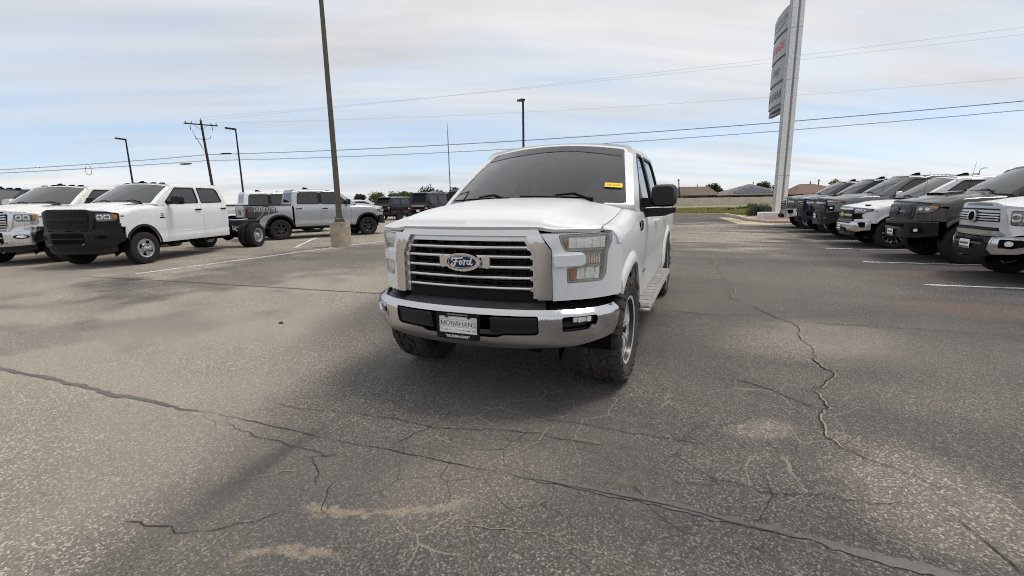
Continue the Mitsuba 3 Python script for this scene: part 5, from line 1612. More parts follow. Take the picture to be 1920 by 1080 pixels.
def f150_side():
    V = F
    S, _ = V.S_side('door')
    Sf, _ = V.S_side('fender')
    # sail panel ahead of the front window
    V.lr('mirror_sail', panel(PG((-0.80, 1.335), (-1.10, 1.335), (-1.12, 1.60), (-1.00, 1.53), (-0.80, 1.38)), V.S_gh, 0.0, 0.006, 0.06, -1), 'black_plastic', V.door_keys[0][0])
    # running boards
    for sg in (1, -1):
        k = V.add('running_board', bx((-1.68, sg * 1.01, 0.50), (2.35, 0.17, 0.045), 0.015), 'dusty_step')
        V.add('board_frame', cat(bx((-1.68, sg * 0.965, 0.478), (2.38, 0.26, 0.035), 0.012), *[bx((x, sg * 0.80, 0.50), (0.08, 0.3, 0.05)) for x in (-0.8, -1.7, -2.6)]), 'dusty_chrome', k)
        for q in range(13):
            V.add('tread_rib', bx((-0.62 - q * 0.175, sg * 1.01, 0.5245), (0.13, 0.13, 0.006), 0.002), 'dusty_step', k)
    # fender badge
    P = lambda x, z: float(Sf(np.array([x]), np.array([z]))[0, 1])
    bl = affinity.translate(fit_text('F-150', 0.17, 0.055, True), 0, 0.012)
    M = mat4(-0.62, P(-0.62, 1.21) + 0.002, 1.21) @ np.array([[-1, 0, 0, 0], [0, 0, 1, 0], [0, 1, 0, 0], [0, 0, 0, 1.0]])
    k = V.add('fender_badge', prism(rnd(PG((-0.10, 0.045), (0.06, 0.05), (0.10, 0.04), (0.10, -0.03), (-0.085, -0.04)), 0.006), 0, 0.006), 'gap_black', M=M)
    V.add('lettering', prism(bl, 0.006, 0.010), 'chrome', k, M=M)
    # small door lettering above the board
    M2 = mat4(-1.02, float(S(np.array([-1.02]), np.array([0.76]))[0, 1]) + 0.002, 0.76) @ np.array([[-1, 0, 0, 0], [0, 0, 1, 0], [0, 1, 0, 0], [0, 0, 0, 1.0]])
    V.add('lettering', prism(rect(-0.09, -0.012, 0.09, 0.012), 0, 0.003), 'slate_paint', V.door_keys[0][0], M=M2)
    # sticker inside the windshield
    def ST(a, b):
        return V._ws(0.815 + a / 0.72, 0.255 + b / V.wsl)
    k = V.add('windshield_sticker', panel(rect(-0.058, -0.036, 0.058, 0.036), ST, 0.002, 0.004, 0.1), 'sticker_yellow', V.ws_key)
    V.add('sticker_print', panel(fit_text('PRE-OWNED', 0.085, 0.022, True), ST, 0.0045, 0.006, 0.1), 'sticker_print', k.rsplit('__', 1)[0])
    # roof antenna, mirror lamp strip, fender seam below the headlight
    V.add('antenna_fin', hull([(-1.75, -0.42, 2.0), (-1.95, -0.38, 2.0), (-1.95, -0.46, 2.0), (-1.93, -0.42, 2.055), (-1.86, -0.42, 2.05)]), 'gap_black')


f150_side()
F.add('tint_band', panel(rnd(PG((-0.70, F.wsl * 0.955), (0.70, F.wsl * 0.955), (0.705, F.wsl * 0.80), (0.20, F.wsl * 0.855), (-0.705, F.wsl * 0.80)), 0.02), F.S_ws, -0.006, -0.004, 0.1), 'dark_glass', F.ws_key)

# ---------------------------------------------------------------- the other vehicles of the lot
ROW, OUT = np.array([0.335, 0.942]), np.array([0.937, -0.35])
RIGHT = 'pickups nosed into the right-hand row'
LEFT = 'trucks parked on the left side of the lot'


def stall(r, d=1.70):
    q = np.array([6.69, 7.41]) + ROW * r + OUT * d
    return float(q[0]), float(q[1])


def bumper(V, poly, B, m, d0=-0.06, d1=0.0, lean=None, name='bumper', parent=None):
    S = B.surf(lean or (lambda z: 0 * z))
    return V.add(name, panel(B.lay(poly), S, d0, d1, V.p.res, 1), m, parent), S


def on(V, B, S, name, poly, d0, d1, m, parent=None):
    return V.add(name, panel(B.lay(poly), S, d0, d1, V.p.res, 1), m, parent)


def half_pair(V, B, S, name, poly, d0, d1, m, parent=None):
    k = on(V, B, S, name, poly, d0, d1, m, parent)
    on(V, B, S, name, affinity.scale(poly, -1, 1, origin=(0, 0)), d0, d1, m, parent)
    return k


# ---- white chassis truck with the black front, and its neighbours
def big_ram(name, label, x, y, yaw, paint_, front, bed=False, wheels='disc', interior=True):
    sp = spec(hf=1.395, hc=1.54, roof=2.08, zb=1.45, W=0.995, zk=1.06, R=0.405, tw=0.25, cab=-3.22, bed_to=-5.2, WB=4.37, xA=-0.50, xf=0.97, rock=0.50, split=-2.10,
              paint=paint_, bed=bed, flare=0.025, flare_w=0.05, arch_r=0.50, rear_arch_r=0.3, arch_z=0.46, frz=0.13, black_pillar=False, trim_mat='black_plastic', glass='glass', interior=interior,
              hood_y=[(-0.72, 0.80), (0, 0.82), (0.97, 0.84)], flare_mat='black_plastic' if front == 'black' else None, dome=((0.42, 0.12, 0.03),), yo=1.0)
    V = Truck(name, label, 'pickup truck', x, y, yaw, sp, LEFT)
    V.build()
    blk = front == 'black'
    trim_ = 'black_plastic' if blk else 'chrome'
    base_fascia(V, 0.84, 1.30, 1.22)
    gm = sym(PG((0, 1.318), (0.50, 1.312), (0.60, 1.27), (0.66, 1.20), (0.60, 0.93), (0.56, 0.86), (0, 0.86)))
    if blk:
        V.fp('lower_front', sym(PG((0, 1.0), (0.97, 1.0), (0.97, 0.85), (0, 0.85))), -0.01, 0.012, 'black_plastic')
    g = V.fp('grille', gm, 0.0, 0.045, 'dark_plastic' if blk else 'chrome')
    inn = sym(PG((0, 1.285), (0.47, 1.28), (0.56, 1.21), (0.52, 0.93), (0.49, 0.895), (0, 0.895)))
    V.fp('grille_mesh', inn, 0.03, 0.052, 'grille_black', g)
    if blk:
        for z0, z1 in ((1.07, 1.135), (1.16, 1.175), (0.99, 1.005), (0.94, 0.952)):
            V.fp('cross_bar', rect(-0.53, z0, 0.53, z1), 0.04, 0.07 if z1 - z0 > 0.05 else 0.058, 'black_plastic', g)
        V.fp('lettering', affinity.translate(fit_text('RAM', 0.34, 0.085, True), 0, 1.10), 0.06, 0.076, 'dark_plastic', g)
    else:
        for i in range(6):
            z = 0.93 + i * 0.058
            V.fp('chrome_bar', rect(-0.53, z, 0.53, z + 0.026), 0.04, 0.066, 'chrome', g)
        V.fp('lettering', affinity.translate(fit_text('RAM', 0.36, 0.10, True), 0, 1.10), 0.06, 0.08, 'grille_black', g)
    hl = rnd(PG((0.655, 1.235), (0.86, 1.225), (0.952, 1.205), (0.955, 1.13), (0.94, 1.05), (0.70, 1.035), (0.645, 1.08)), 0.02)
    sur = rnd(PG((0.60, 1.27), (0.86, 1.255), (0.965, 1.225), (0.965, 1.03), (0.95, 0.99), (0.60, 0.96)), 0.02)
    sp_half(V, 'lamp_surround', sur.difference(hl.buffer(-0.01)), -0.02, 0.018, 'black_plastic' if blk else 'chrome')
    head_lamp(V, hl, rnd(PG((0.905, 1.20), (0.945, 1.193), (0.948, 1.13), (0.93, 1.09), (0.91, 1.10)), 0.006), bez='dark_plastic' if blk else 'gap_black')
    B = shell_bumper(V, None, trim_, 0.085)
    bl = itp([(0.40, -0.06), (0.50, -0.02), (0.60, 0.0), (0.80, 0.0), (0.86, -0.015), (0.90, -0.06)])
    out = sym(PG((0, 0.885), (0.62, 0.885), (0.99, 0.93), (1.0, 0.60), (0.90, 0.50), (0.45, 0.47), (0, 0.47)))
    fog = sym(affinity.scale(circ(0.74, 0.695, 0.1, 8), 1.35, 0.55 if blk else 0.62))
    k, S = bumper(V, out.difference(fog), B, 'black_plastic' if blk else 'chrome', -0.06, 0, bl)
    half_pair(V, B, S, 'fog_lamp', affinity.scale(circ(0.74, 0.695, 0.1, 8), 1.35, 0.6), -0.06, -0.03, 'dark_plastic', k)
    half_pair(V, B, S, 'fog_lens', affinity.scale(circ(0.74, 0.70, 0.055, 6), 1.5, 0.6), -0.03, -0.018, 'gap_black' if blk else 'reflector', k)
    half_pair(V, B, S, 'fog_rim', affinity.scale(circ(0.74, 0.695, 0.1, 8), 1.35, 0.62).difference(affinity.scale(circ(0.74, 0.695, 0.1, 8), 1.22, 0.5)), -0.03, 0.012, 'dark_plastic' if blk else 'chrome', k)
    on(V, B, S, 'centre_recess', rnd(rect(-0.42, 0.56, 0.42, 0.80), 0.02), -0.02, 0.006, 'gap_black', k)
    on(V, B, S, 'recess_bar', rect(-0.42, 0.665, 0.42, 0.69), 0.0, 0.02, 'dark_plastic' if blk else 'chrome', k)
    for sg in (-1, 1):
        V.add('tow_hook', tube([(V.xf + 0.07, sg * 0.40, 0.60), (V.xf + 0.13, sg * 0.42, 0.57), (V.xf + 0.12, sg * 0.47, 0.60)], 0.014, 6), 'lettering_grey' if blk else 'gap_black', k)
    on(V, B, S, 'air_dam', sym(PG((0, 0.48), (0.5, 0.48), (0.93, 0.51), (0.93, 0.37), (0.5, 0.33), (0, 0.33))), -0.09, -0.04, 'dark_plastic', k)
    V.door_handles('black_plastic' if blk else 'chrome')
    V.mirrors(-0.92, 1.60, 'black_plastic' if blk else 'chrome', w=0.30, h=0.24, reach=0.13, d=0.16)
    roof_lamps(V)
    fin(V, -1.55, -0.35)
    V.wipers(((-0.80, 0.06, -0.05, 0.05), (0.0, 0.06, 0.72, 0.05)))
    # hood vents and fender mark
    for sg in (1, -1):
        P = lambda a, b: V.S_hood(a, b)
        V.add('hood_vent', panel(rnd(PG((0.10, sg * 0.60), (-0.20, sg * 0.66), (-0.22, sg * 0.72), (0.05, sg * 0.70)), 0.012), P, -0.01, 0.006, 0.08), 'gap_black', V.hood_key)
    Sf, _ = V.S_side('fender')
    V.add('fender_mark', panel(unary_union([affinity.translate(fit_text('C', 0.09, 0.08, True), -0.62, 1.22), rect(-0.70, 1.135, -0.54, 1.16)]), Sf, 0.0, 0.008, 0.1, -1), 'gap_black')
    Sd, _ = V.S_side('door')
    V.lr('door_crease', panel(PG((-0.82, 0.735), (-3.15, 0.80), (-3.15, 0.815), (-0.82, 0.75)), Sd, -0.01, 0.008, 0.1, -1), V.bsdf)
    front_w = wheel_parts('disc', 0.405, 0.25, 0.225, False, 'chrome', -0.04)
    for sg in (1, -1):
        add_wheel(V, front_w, 0, sg * 0.875, 0.402, -0.06, 0.4 * sg, sg)
    return V


A = big_ram('chassis_truck', 'white crew cab chassis truck with a black front and bare frame behind the cab', -10.29, 11.99, -95.1, 'white_paint', 'black')


def chassis_rear(V):
    rear = wheel_parts('disc', 0.405, 0.23, 0.225, False, 'galvanised', 0.09)
    for sg in (1, -1):
        for y in (0.76, 1.05):
            add_wheel(V, rear, -4.37, sg * y, 0.402, 0, 0.7, sg if y > 1 else -sg)
    plain('frame_blue', (0.007, 0.009, 0.022), 0.5, 0.25)
    k = V.add('ladder_frame', cat(both(bx((-4.35, 0.42, 0.82), (2.5, 0.08, 0.15), 0.01)), *[bx((x, 0, 0.80), (0.10, 0.82, 0.16), 0.01) for x in (-3.4, -3.9, -4.7, -5.5)]), 'frame_blue')
    V.add('rear_axle', cat(tube([(-4.37, -0.8, 0.40), (-4.37, 0.8, 0.40)], 0.08, 10), tube([(-4.62, 0, 0.42), (-4.37, 0, 0.42), (-4.12, 0, 0.42)], [0.08, 0.2, 0.08], 12)), 'gap_black', k)
    for sg in (1, -1):
        V.add('leaf_spring', tube([(-3.6, sg * 0.50, 0.66), (-4.0, sg * 0.50, 0.53), (-4.37, sg * 0.50, 0.50), (-4.75, sg * 0.50, 0.53), (-5.2, sg * 0.50, 0.68)], 0.035, 6), 'gap_black', k)
        V.add('shock', tube([(-4.2, sg * 0.35, 0.45), (-4.0, sg * 0.40, 0.92)], 0.035, 6), 'frame_blue', k)
        V.add('mud_bracket', bx((-4.37, sg * 0.92, 0.88), (0.9, 0.10, 0.03), 0.01), 'frame_blue', k)
    V.add('fuel_tank', bx((-3.75, -0.10, 0.66), (0.7, 0.62, 0.34), 0.06), 'gap_black', k)
    V.add('hose', tube([(-3.25, 0.47, 0.95), (-3.5, 0.52, 0.90), (-3.8, 0.46, 0.96), (-4.2, 0.50, 0.93), (-4.9, 0.46, 0.94)], 0.016, 6), 'white_paint', k)
    V.add('cable_bundle', tube([(-3.25, 0.35, 0.98), (-3.6, 0.5, 0.97), (-4.2, 0.44, 0.99), (-5.4, 0.46, 0.95)], 0.03, 6), 'gap_black', k)
    V.add('step', bx((-2.0, 1.0, 0.50), (0.0, 0.0, 0.0)) if False else bx((-1.9, 0.80, 0.46), (2.1, 0.12, 0.05), 0.01), 'gap_black')


chassis_rear(A)
C = big_ram('pickup_truck', 'cream white heavy pickup with chrome grille and bumper at the left edge', -13.1, 12.7, -89.0, 'cream_paint', 'chrome', bed=True)
D = big_ram('pickup_truck', 'black pickup at the far left edge, only roof and windshield in view', -16.3, 14.0, -89.0, 'black_paint', 'chrome', bed=True, interior=False)
for V in (C, D):
    rw = wheel_parts('disc', 0.405, 0.25, 0.225, False, 'chrome', -0.04)
    for sg in (1, -1):
        add_wheel(V, rw, -4.37, sg * 0.875, 0.402, 0, 0.3, sg)


# ---- silver off-road pickup seen from behind its right side, and what stands behind it
def rebel_like(name, label, x, y, yaw, paint_, decal, group=LEFT, flare_mat='black_plastic', rim='dark_alloy'):
    sp = spec(hf=1.25, hc=1.41, roof=2.04, zb=1.35, W=0.985, zk=1.06, R=0.41, tw=0.285, cab=-3.16, bed_to=-4.93, WB=3.67, xf=0.93, rock=0.50, split=-2.04, paint=paint_,
              flare=0.035, flare_w=0.075, arch_r=0.505, rear_arch_r=0.505, arch_z=0.45, flare_mat=flare_mat, side_glass='dark_glass', black_pillar=True, rail=1.40)
    V = Truck(name, label, 'pickup truck', x, y, yaw, sp, group)
    V.build()
    base_fascia(V, 0.74, 1.14, 1.09)
    V.fp('grille', sym(PG((0, 1.12), (0.58, 1.10), (0.60, 0.86), (0.5, 0.80), (0, 0.80))), 0, 0.03, 'grille_black')
    head_lamp(V, rnd(PG((0.62, 1.10), (0.90, 1.09), (0.965, 1.07), (0.965, 0.96), (0.66, 0.95)), 0.02), rnd(rect(0.91, 0.98, 0.955, 1.06), 0.01))
    B = shell_bumper(V, None, None, 0.09)
    k, S = bumper(V, sym(PG((0, 0.80), (0.6, 0.80), (0.985, 0.84), (0.99, 0.56), (0.7, 0.46), (0, 0.44))), B, 'black_plastic')
    half_pair(V, B, S, 'fog_lamp', rnd(rect(0.66, 0.66, 0.78, 0.74), 0.02), 0.0, 0.02, 'reflector', k)
    V.door_handles('black_plastic')
    V.mirrors(-0.90, 1.50, 'black_plastic', w=0.20, h=0.24, reach=0.08, d=0.13)
    fin(V, -2.3)
    parts = wheel_parts('six', 0.41, 0.285, 0.245, False, rim)
    for xx in (0, -3.67):
        for sg in (1, -1):
            add_wheel(V, parts, xx, sg * 0.85, 0.406, 0, rng.uniform(0, 6), sg)
    # tail
    xb = -4.93
    for sg in (1, -1):
        lamp = hull([(xb - 0.012, sg * y, z) for y, z in ((0.80, 1.27), (0.955, 1.27), (0.955, 0.93), (0.84, 0.93))] + [(xb + 0.16, sg * 0.975, z) for z in (1.24, 0.95)] + [(xb + 0.10, sg * 0.99, z) for z in (1.26, 0.93)])
        kk = V.add('tail_lamp', lamp, 'lamp_red')
        V.add('reverse_lens', hull([(xb - 0.018, sg * y, z) for y, z in ((0.83, 1.05), (0.93, 1.05), (0.93, 1.13), (0.83, 1.13))] + [(xb, sg * y, z) for y, z in ((0.83, 1.05), (0.93, 1.13))]), 'lettering_white', kk)
    V.add('rear_bumper', cat(bx((xb - 0.07, 0, 0.64), (0.20, 1.86, 0.20), 0.03)), 'black_plastic')
    V.add('bed_rail_cap', cat(both(bx((-4.05, 0.93, 1.415), (1.74, 0.09, 0.03), 0.01))), 'black_plastic')
    V.add('exhaust', tube([(-3.5, -0.6, 0.52), (-4.6, -0.75, 0.48), (-5.0, -0.75, 0.48)], 0.045, 8), 'galvanised')
    for sg in (-1, 1):
        V.add('step_bar', tube([(-0.7, sg * 0.98, 0.46), (-1.9, sg * 1.0, 0.45), (-3.0, sg * 0.98, 0.46)], 0.045, 8), 'gap_black')
    if decal:
        Sb, _ = V.S_side('bed')
        dk = PG((-4.91, 1.34), (-4.05, 1.375), (-3.72, 1.12), (-3.98, 1.06), (-4.25, 0.98), (-4.45, 0.82), (-4.52, 0.78), (-4.91, 0.76))
        arch = circ(-3.67, 0.45, 0.60, 14)
        line1 = LineString([(-4.62, 1.36), (-4.25, 1.14), (-4.4, 0.94), (-4.62, 0.80)]).buffer(0.012)
        line2 = LineString([(-4.35, 1.36), (-4.0, 1.18), (-4.1, 1.06)]).buffer(0.010)
        q = V.add('bed_decal', mir(panel(dk.difference(arch).difference(line1).difference(line2), Sb, 0.0, 0.003, 0.08, -1)), 'dark_grey_paint', V.bed_keys[1])
        tx_ = affinity.skew(fit_text('REBEL', 0.86, 0.15, True), 12)
        tx_ = affinity.translate(tx_, -4.12, 1.24)
        V.add('lettering_edge', mir(panel(tx_.buffer(0.014), Sb, 0.003, 0.006, 0.1, -1)), 'silver_paint', V.bed_keys[1])
        V.add('lettering', mir(panel(tx_, Sb, 0.006, 0.009, 0.1, -1)), 'dark_grey_paint', V.bed_keys[1])
        V.add('tailgate_print', affinity_text(V, 'RAM', 0.6, 0.2, (xb - 0.002, 0, 1.12)), 'dark_grey_paint')
        Sd, _ = V.S_side('door')
        V.add('door_lettering', mir(panel(affinity.translate(fit_text('REBEL', 0.42, 0.035, True), -1.30, 0.83), Sd, 0, 0.005, 0.1, -1)), 'gap_black', V.door_keys[0][1])
    return V


def affinity_text(V, text, w, h, at):
    M = np.array([[0, 0, -1, at[0]], [-1, 0, 0, at[1]], [0, 1, 0, at[2]], [0, 0, 0, 1.0]])
    return move(prism(fit_text(text, w, h, True), 0, 0.012), M)


RB = rebel_like('pickup_truck', 'silver off-road pickup with black decal on its bed side and black wheels', -7.08, 22.14, 38.6, 'silver_paint', True)
W2 = rebel_like('pickup_truck', 'white pickup behind the silver pickup, its roof and dark side windows showing', -10.5, 24.7, 38.6, 'white_paint', False, LEFT, None, 'alloy')


# ---- dark sport utility vehicles beyond
def suv(name, label, x, y, yaw, h, letters, paint_='black_paint', simple=False):
    sp = spec(hf=1.12, hc=1.24, roof=h, zb=1.20, W=0.97, R=0.39, tw=0.25, cab=-4.05, bed_to=-4.1, WB=3.1, xf=0.88, rock=0.42, split=-1.75, paint=paint_, bed=False, suv=True,
              flare=0.015, flare_w=0.05, doors=((-0.76, -1.75), (-1.75, -2.75), (-2.75, -4.05)), side_names=('door', 'door', 'quarter_panel'), hood_y=[(-0.72, 0.80), (0, 0.82), (0.88, 0.84)])
    sp['C'] = ((-4.05, 1.20), (-3.86, h - 0.10))
    zw, zt = 1.255, h - 0.145
    sp['windows'] = (sp['windows'][0], [(-1.80, zw), (-2.78, zw + 0.01), (-2.78, zt), (-1.80, zt)], [(-2.90, zw + 0.01), (-3.78, zw + 0.03), (-3.72, zt), (-2.90, zt)])
    V = Truck(name, label, 'sport utility vehicle', x, y, yaw, sp, 'vehicles parked beyond the silver pickup')
    V.build()
    base_fascia(V, 0.5, 1.10, 1.04)
    V.add('liftgate', bx((-4.07, 0, 0.84), (0.10, 1.78, 0.74), 0.03), paint_)
    V.add('rear_bumper', bx((-4.12, 0, 0.50), (0.24, 1.86, 0.22), 0.05), 'black_plastic')
    for sg in (1, -1):
        kk = V.add('tail_lamp', bx((-4.10, sg * 0.74, 1.0), (0.10, 0.36, 0.13), 0.03), 'lamp_red')
        V.add('reflector', bx((-4.155, sg * 0.80, 0.98), (0.01, 0.16, 0.05)), 'lettering_white', kk)
        V.add('roof_rail', tube([(-1.6, sg * 0.66, h - 0.02), (-1.8, sg * 0.66, h + 0.04), (-3.5, sg * 0.66, h + 0.03), (-3.7, sg * 0.66, h - 0.02)], 0.02, 6), 'galvanised')
    V.add('tail_strip', bx((-4.125, 0, 0.90), (0.02, 1.3, 0.05)), 'lamp_red')
    V.add('spoiler', bx((-3.95, 0, h - 0.05), (0.30, 1.35, 0.05), 0.015), paint_)
    V.add('licence_plate', bx((-4.128, 0.0, 0.80), (0.012, 0.31, 0.155)), 'plate_white')
    V.add('chrome_strip', bx((-4.128, 0, 1.19), (0.012, 1.7, 0.02)), 'galvanised')
    if letters:
        M = np.array([[0, 0, -1, -4.125], [-1, 0, 0, 0], [0, 1, 0, 1.13], [0, 0, 0, 1.0]])
        V.add('lettering', move(prism(fit_text(letters, 1.05, 0.075, True), 0, 0.012), M), 'lettering_white')
    V.door_handles(paint_)
    V.mirrors(-0.88, 1.34, paint_, w=0.2, h=0.17, d=0.12)
    four_wheels(V, 'six', 0.25, 'dark_alloy')
    return V


SX = suv('sport_utility_vehicle', 'smaller black vehicle with red tail lamps beyond the silver pickup nose', -8.3, 41.6, 60, 1.82, None)
SY = suv('sport_utility_vehicle', 'taller black vehicle with lettering across its rear window base', -4.5, 37.0, 60, 2.06, 'WAGONEER')
SW = suv('sport_utility_vehicle', 'white vehicle, only its roof showing over the silver pickup hood', -14.6, 52.0, 20, 1.70, None, 'white_paint')


# ---- the right-hand row
def row_truck(label, r, kind, paint_, d=1.70, dyaw=0.0, **k):
    x, y = stall(r, d)
    sp = dict(paint=paint_, interior=True, flare=0.02, flare_w=0.06)
    sp.update(k)
    V = Truck('pickup_truck', label, 'pickup truck', x, y, 159.5 + dyaw, spec(**sp), RIGHT)
    V.build()
    kind(V)
    V.wipers(((-0.80, 0.06, -0.05, 0.05), (0.0, 0.06, 0.72, 0.05)))
    return V


def chevy(V):
    base_fascia(V, 0.60, 1.13, 1.08)
    g = V.fp('grille', sym(PG((0, 1.10), (0.60, 1.075), (0.62, 0.72), (0.56, 0.66), (0, 0.66))), 0, 0.028, 'grille_black')
    for z, h in ((1.055, 0.05), (0.885, 0.06), (0.755, 0.022), (0.705, 0.022)):
        V.fp('chrome_bar', rect(-0.60, z - h / 2, 0.60, z + h / 2), 0.02, 0.055, 'chrome', g)
    V.fp('emblem', PG((-0.15, 0.925), (-0.06, 0.925), (-0.06, 0.955), (0.06, 0.955), (0.06, 0.925), (0.15, 0.925), (0.13, 0.865), (0.06, 0.865), (0.06, 0.835), (-0.06, 0.835), (-0.06, 0.865), (-0.13, 0.865)), 0.05, 0.07, 'gold', g)
    head_lamp(V, rnd(PG((0.60, 1.075), (0.90, 1.075), (0.985, 1.06), (0.975, 1.00), (0.90, 0.965), (0.62, 0.955)), 0.015), bez='gap_black')
    sp_half(V, 'lamp_slot', PG((0.63, 0.94), (0.88, 0.95), (0.82, 0.91), (0.82, 0.86), (0.86, 0.80), (0.63, 0.78)), 0, 0.018, 'gap_black')
    B = shell_bumper(V, None, None, 0.10)
    k, S = bumper(V, sym(PG((0, 0.66), (0.58, 0.66), (0.66, 0.72), (0.985, 0.74), (0.99, 0.50), (0.80, 0.44), (0.5, 0.46), (0.42, 0.54), (0, 0.54))), B, 'chrome', lean=itp([(0.40, -0.05), (0.52, -0.01), (0.62, 0.0), (0.70, -0.03)]))
    on(V, B, S, 'lower_grille', sym(PG((0, 0.55), (0.42, 0.55), (0.5, 0.46), (0.78, 0.44), (0.7, 0.34), (0, 0.32))), -0.10, -0.03, 'dark_plastic', k)
    half_pair(V, B, S, 'fog_slot', PG((0.80, 0.70), (0.93, 0.71), (0.93, 0.56), (0.86, 0.55)), -0.01, 0.008, 'gap_black', k)
    half_pair(V, B, S, 'tow_hook', rnd(rect(0.26, 0.42, 0.32, 0.48), 0.01), -0.03, 0.02, 'dark_alloy', k)
    plate(V, 0.53, 0.12)
    V.door_handles(V.bsdf)
    V.mirrors(-0.88, 1.36, V.bsdf, w=0.22, h=0.22, d=0.14)
    fin(V)
    four_wheels(V, 'twin', 0.275, 'chrome')
    mast(V, z=1.27)


def chevy_hd(V):
    base_fascia(V, 0.66, 1.17, 1.12)
    g = V.fp('grille', sym(PG((0, 1.15), (0.62, 1.12), (0.62, 0.80), (0.55, 0.72), (0, 0.72))), 0, 0.028, 'grille_black')
    for z, h in ((1.03, 0.055), (0.94, 0.018), (0.89, 0.018), (0.84, 0.018), (0.79, 0.018)):
        V.fp('grille_bar', rect(-0.60, z - h / 2, 0.60, z + h / 2), 0.02, 0.05, V.bsdf if h > 0.03 else 'slate_paint', g)
    head_lamp(V, rnd(PG((0.60, 1.12), (0.92, 1.11), (0.985, 1.09), (0.975, 1.04), (0.62, 1.05)), 0.012), rnd(PG((0.80, 1.10), (0.92, 1.095), (0.975, 1.08), (0.965, 1.05), (0.80, 1.058)), 0.008))
    sp_half(V, 'lower_lamp', rnd(PG((0.64, 0.96), (0.86, 0.96), (0.86, 0.82), (0.70, 0.80)), 0.015), 0, 0.02, 'gap_black')
    sp_half(V, 'lamp_unit', rnd(rect(0.76, 0.87, 0.83, 0.92), 0.01), 0.02, 0.03, 'reflector')
    B = shell_bumper(V, None, None, 0.11)
    k, S = bumper(V, sym(PG((0, 0.74), (0.6, 0.74), (0.985, 0.80), (0.99, 0.52), (0.80, 0.42), (0, 0.40))), B, 'black_plastic')
    half_pair(V, B, S, 'tow_hook', rnd(rect(0.26, 0.50, 0.34, 0.56), 0.01), 0, 0.03, 'dark_alloy', k)
    half_pair(V, B, S, 'fog_lamp', rnd(rect(0.66, 0.58, 0.76, 0.64), 0.01), 0, 0.01, 'slate_paint', k)
    plate(V, 0.64, 0.13)
    V.add('hood_scoop', panel(PG((0.62, -0.30), (0.62, 0.30), (0.35, 0.26), (0.35, -0.26)), V.S_hood, -0.01, 0.02, 0.08), 'gap_black', V.hood_key)
    V.door_handles('black_plastic')
    V.mirrors(-0.88, 1.42, 'chrome', w=0.22, h=0.24, d=0.14)
    fin(V)
    four_wheels(V, 'six', 0.25, 'dark_alloy')
    mast(V, z=1.32)


def gmc(V):
    base_fascia(V, 0.62, 1.19, 1.13)
    g = V.fp('grille', sym(rnd(PG((0, 1.17), (0.58, 1.15), (0.62, 0.98), (0.54, 0.72), (0, 0.70)), 0.03)), 0, 0.032, 'chrome' if V.bsdf == 'slate_paint' else 'grille_black')
    V.fp('grille_mesh', sym(rnd(PG((0, 1.13), (0.53, 1.11), (0.56, 0.98), (0.49, 0.76), (0, 0.74)), 0.03)), 0.02, 0.04, 'grille_black', g)
    for i in range(5):
        V.fp('grille_bar', rect(-0.50, 0.79 + i * 0.068, 0.50, 0.812 + i * 0.068), 0.03, 0.055, 'chrome' if V.bsdf == 'slate_paint' else 'slate_paint', g)
    if V.bsdf != 'slate_paint':
        for i in range(9):
            V.fp('grille_rib', rect(-0.44 + i * 0.105, 0.76, -0.42 + i * 0.105, 1.10), 0.03, 0.05, 'slate_paint', g)
    V.fp('emblem', affinity.translate(fit_text('GMC', 0.30, 0.085, True), 0, 0.99), 0.05, 0.07, 'lettering_red' if V.bsdf == 'slate_paint' else 'dark_alloy', g)
    head_lamp(V, rnd(PG((0.64, 1.13), (0.93, 1.11), (0.985, 1.08), (0.975, 0.86), (0.90, 0.80), (0.86, 0.98), (0.66, 1.0)), 0.02), inner='reflector')
    B = shell_bumper(V, None, None, 0.10)
    k, S = bumper(V, sym(PG((0, 0.70), (0.56, 0.70), (0.72, 0.78), (0.985, 0.78), (0.99, 0.50), (0.75, 0.42), (0, 0.40))), B, 'chrome' if V.bsdf == 'slate_paint' else V.bsdf)
    on(V, B, S, 'lower_grille', sym(PG((0, 0.58), (0.52, 0.58), (0.60, 0.48), (0.55, 0.42), (0, 0.42))), 0, 0.015, 'gap_black', k)
    half_pair(V, B, S, 'tow_hook', rnd(rect(0.30, 0.47, 0.38, 0.53), 0.01), 0.01, 0.03, 'dark_alloy', k)
    half_pair(V, B, S, 'fog_slot', PG((0.74, 0.74), (0.93, 0.74), (0.93, 0.60), (0.80, 0.58)), 0, 0.01, 'gap_black', k)
    plate(V, 0.63, 0.12)
    V.door_handles(V.bsdf)
    V.mirrors(-0.88, 1.38, 'chrome' if V.bsdf != 'slate_paint' else 'white_paint', w=0.22, h=0.22, d=0.14)
    fin(V)
    four_wheels(V, 'six', 0.26, 'alloy')
    mast(V, z=1.30)


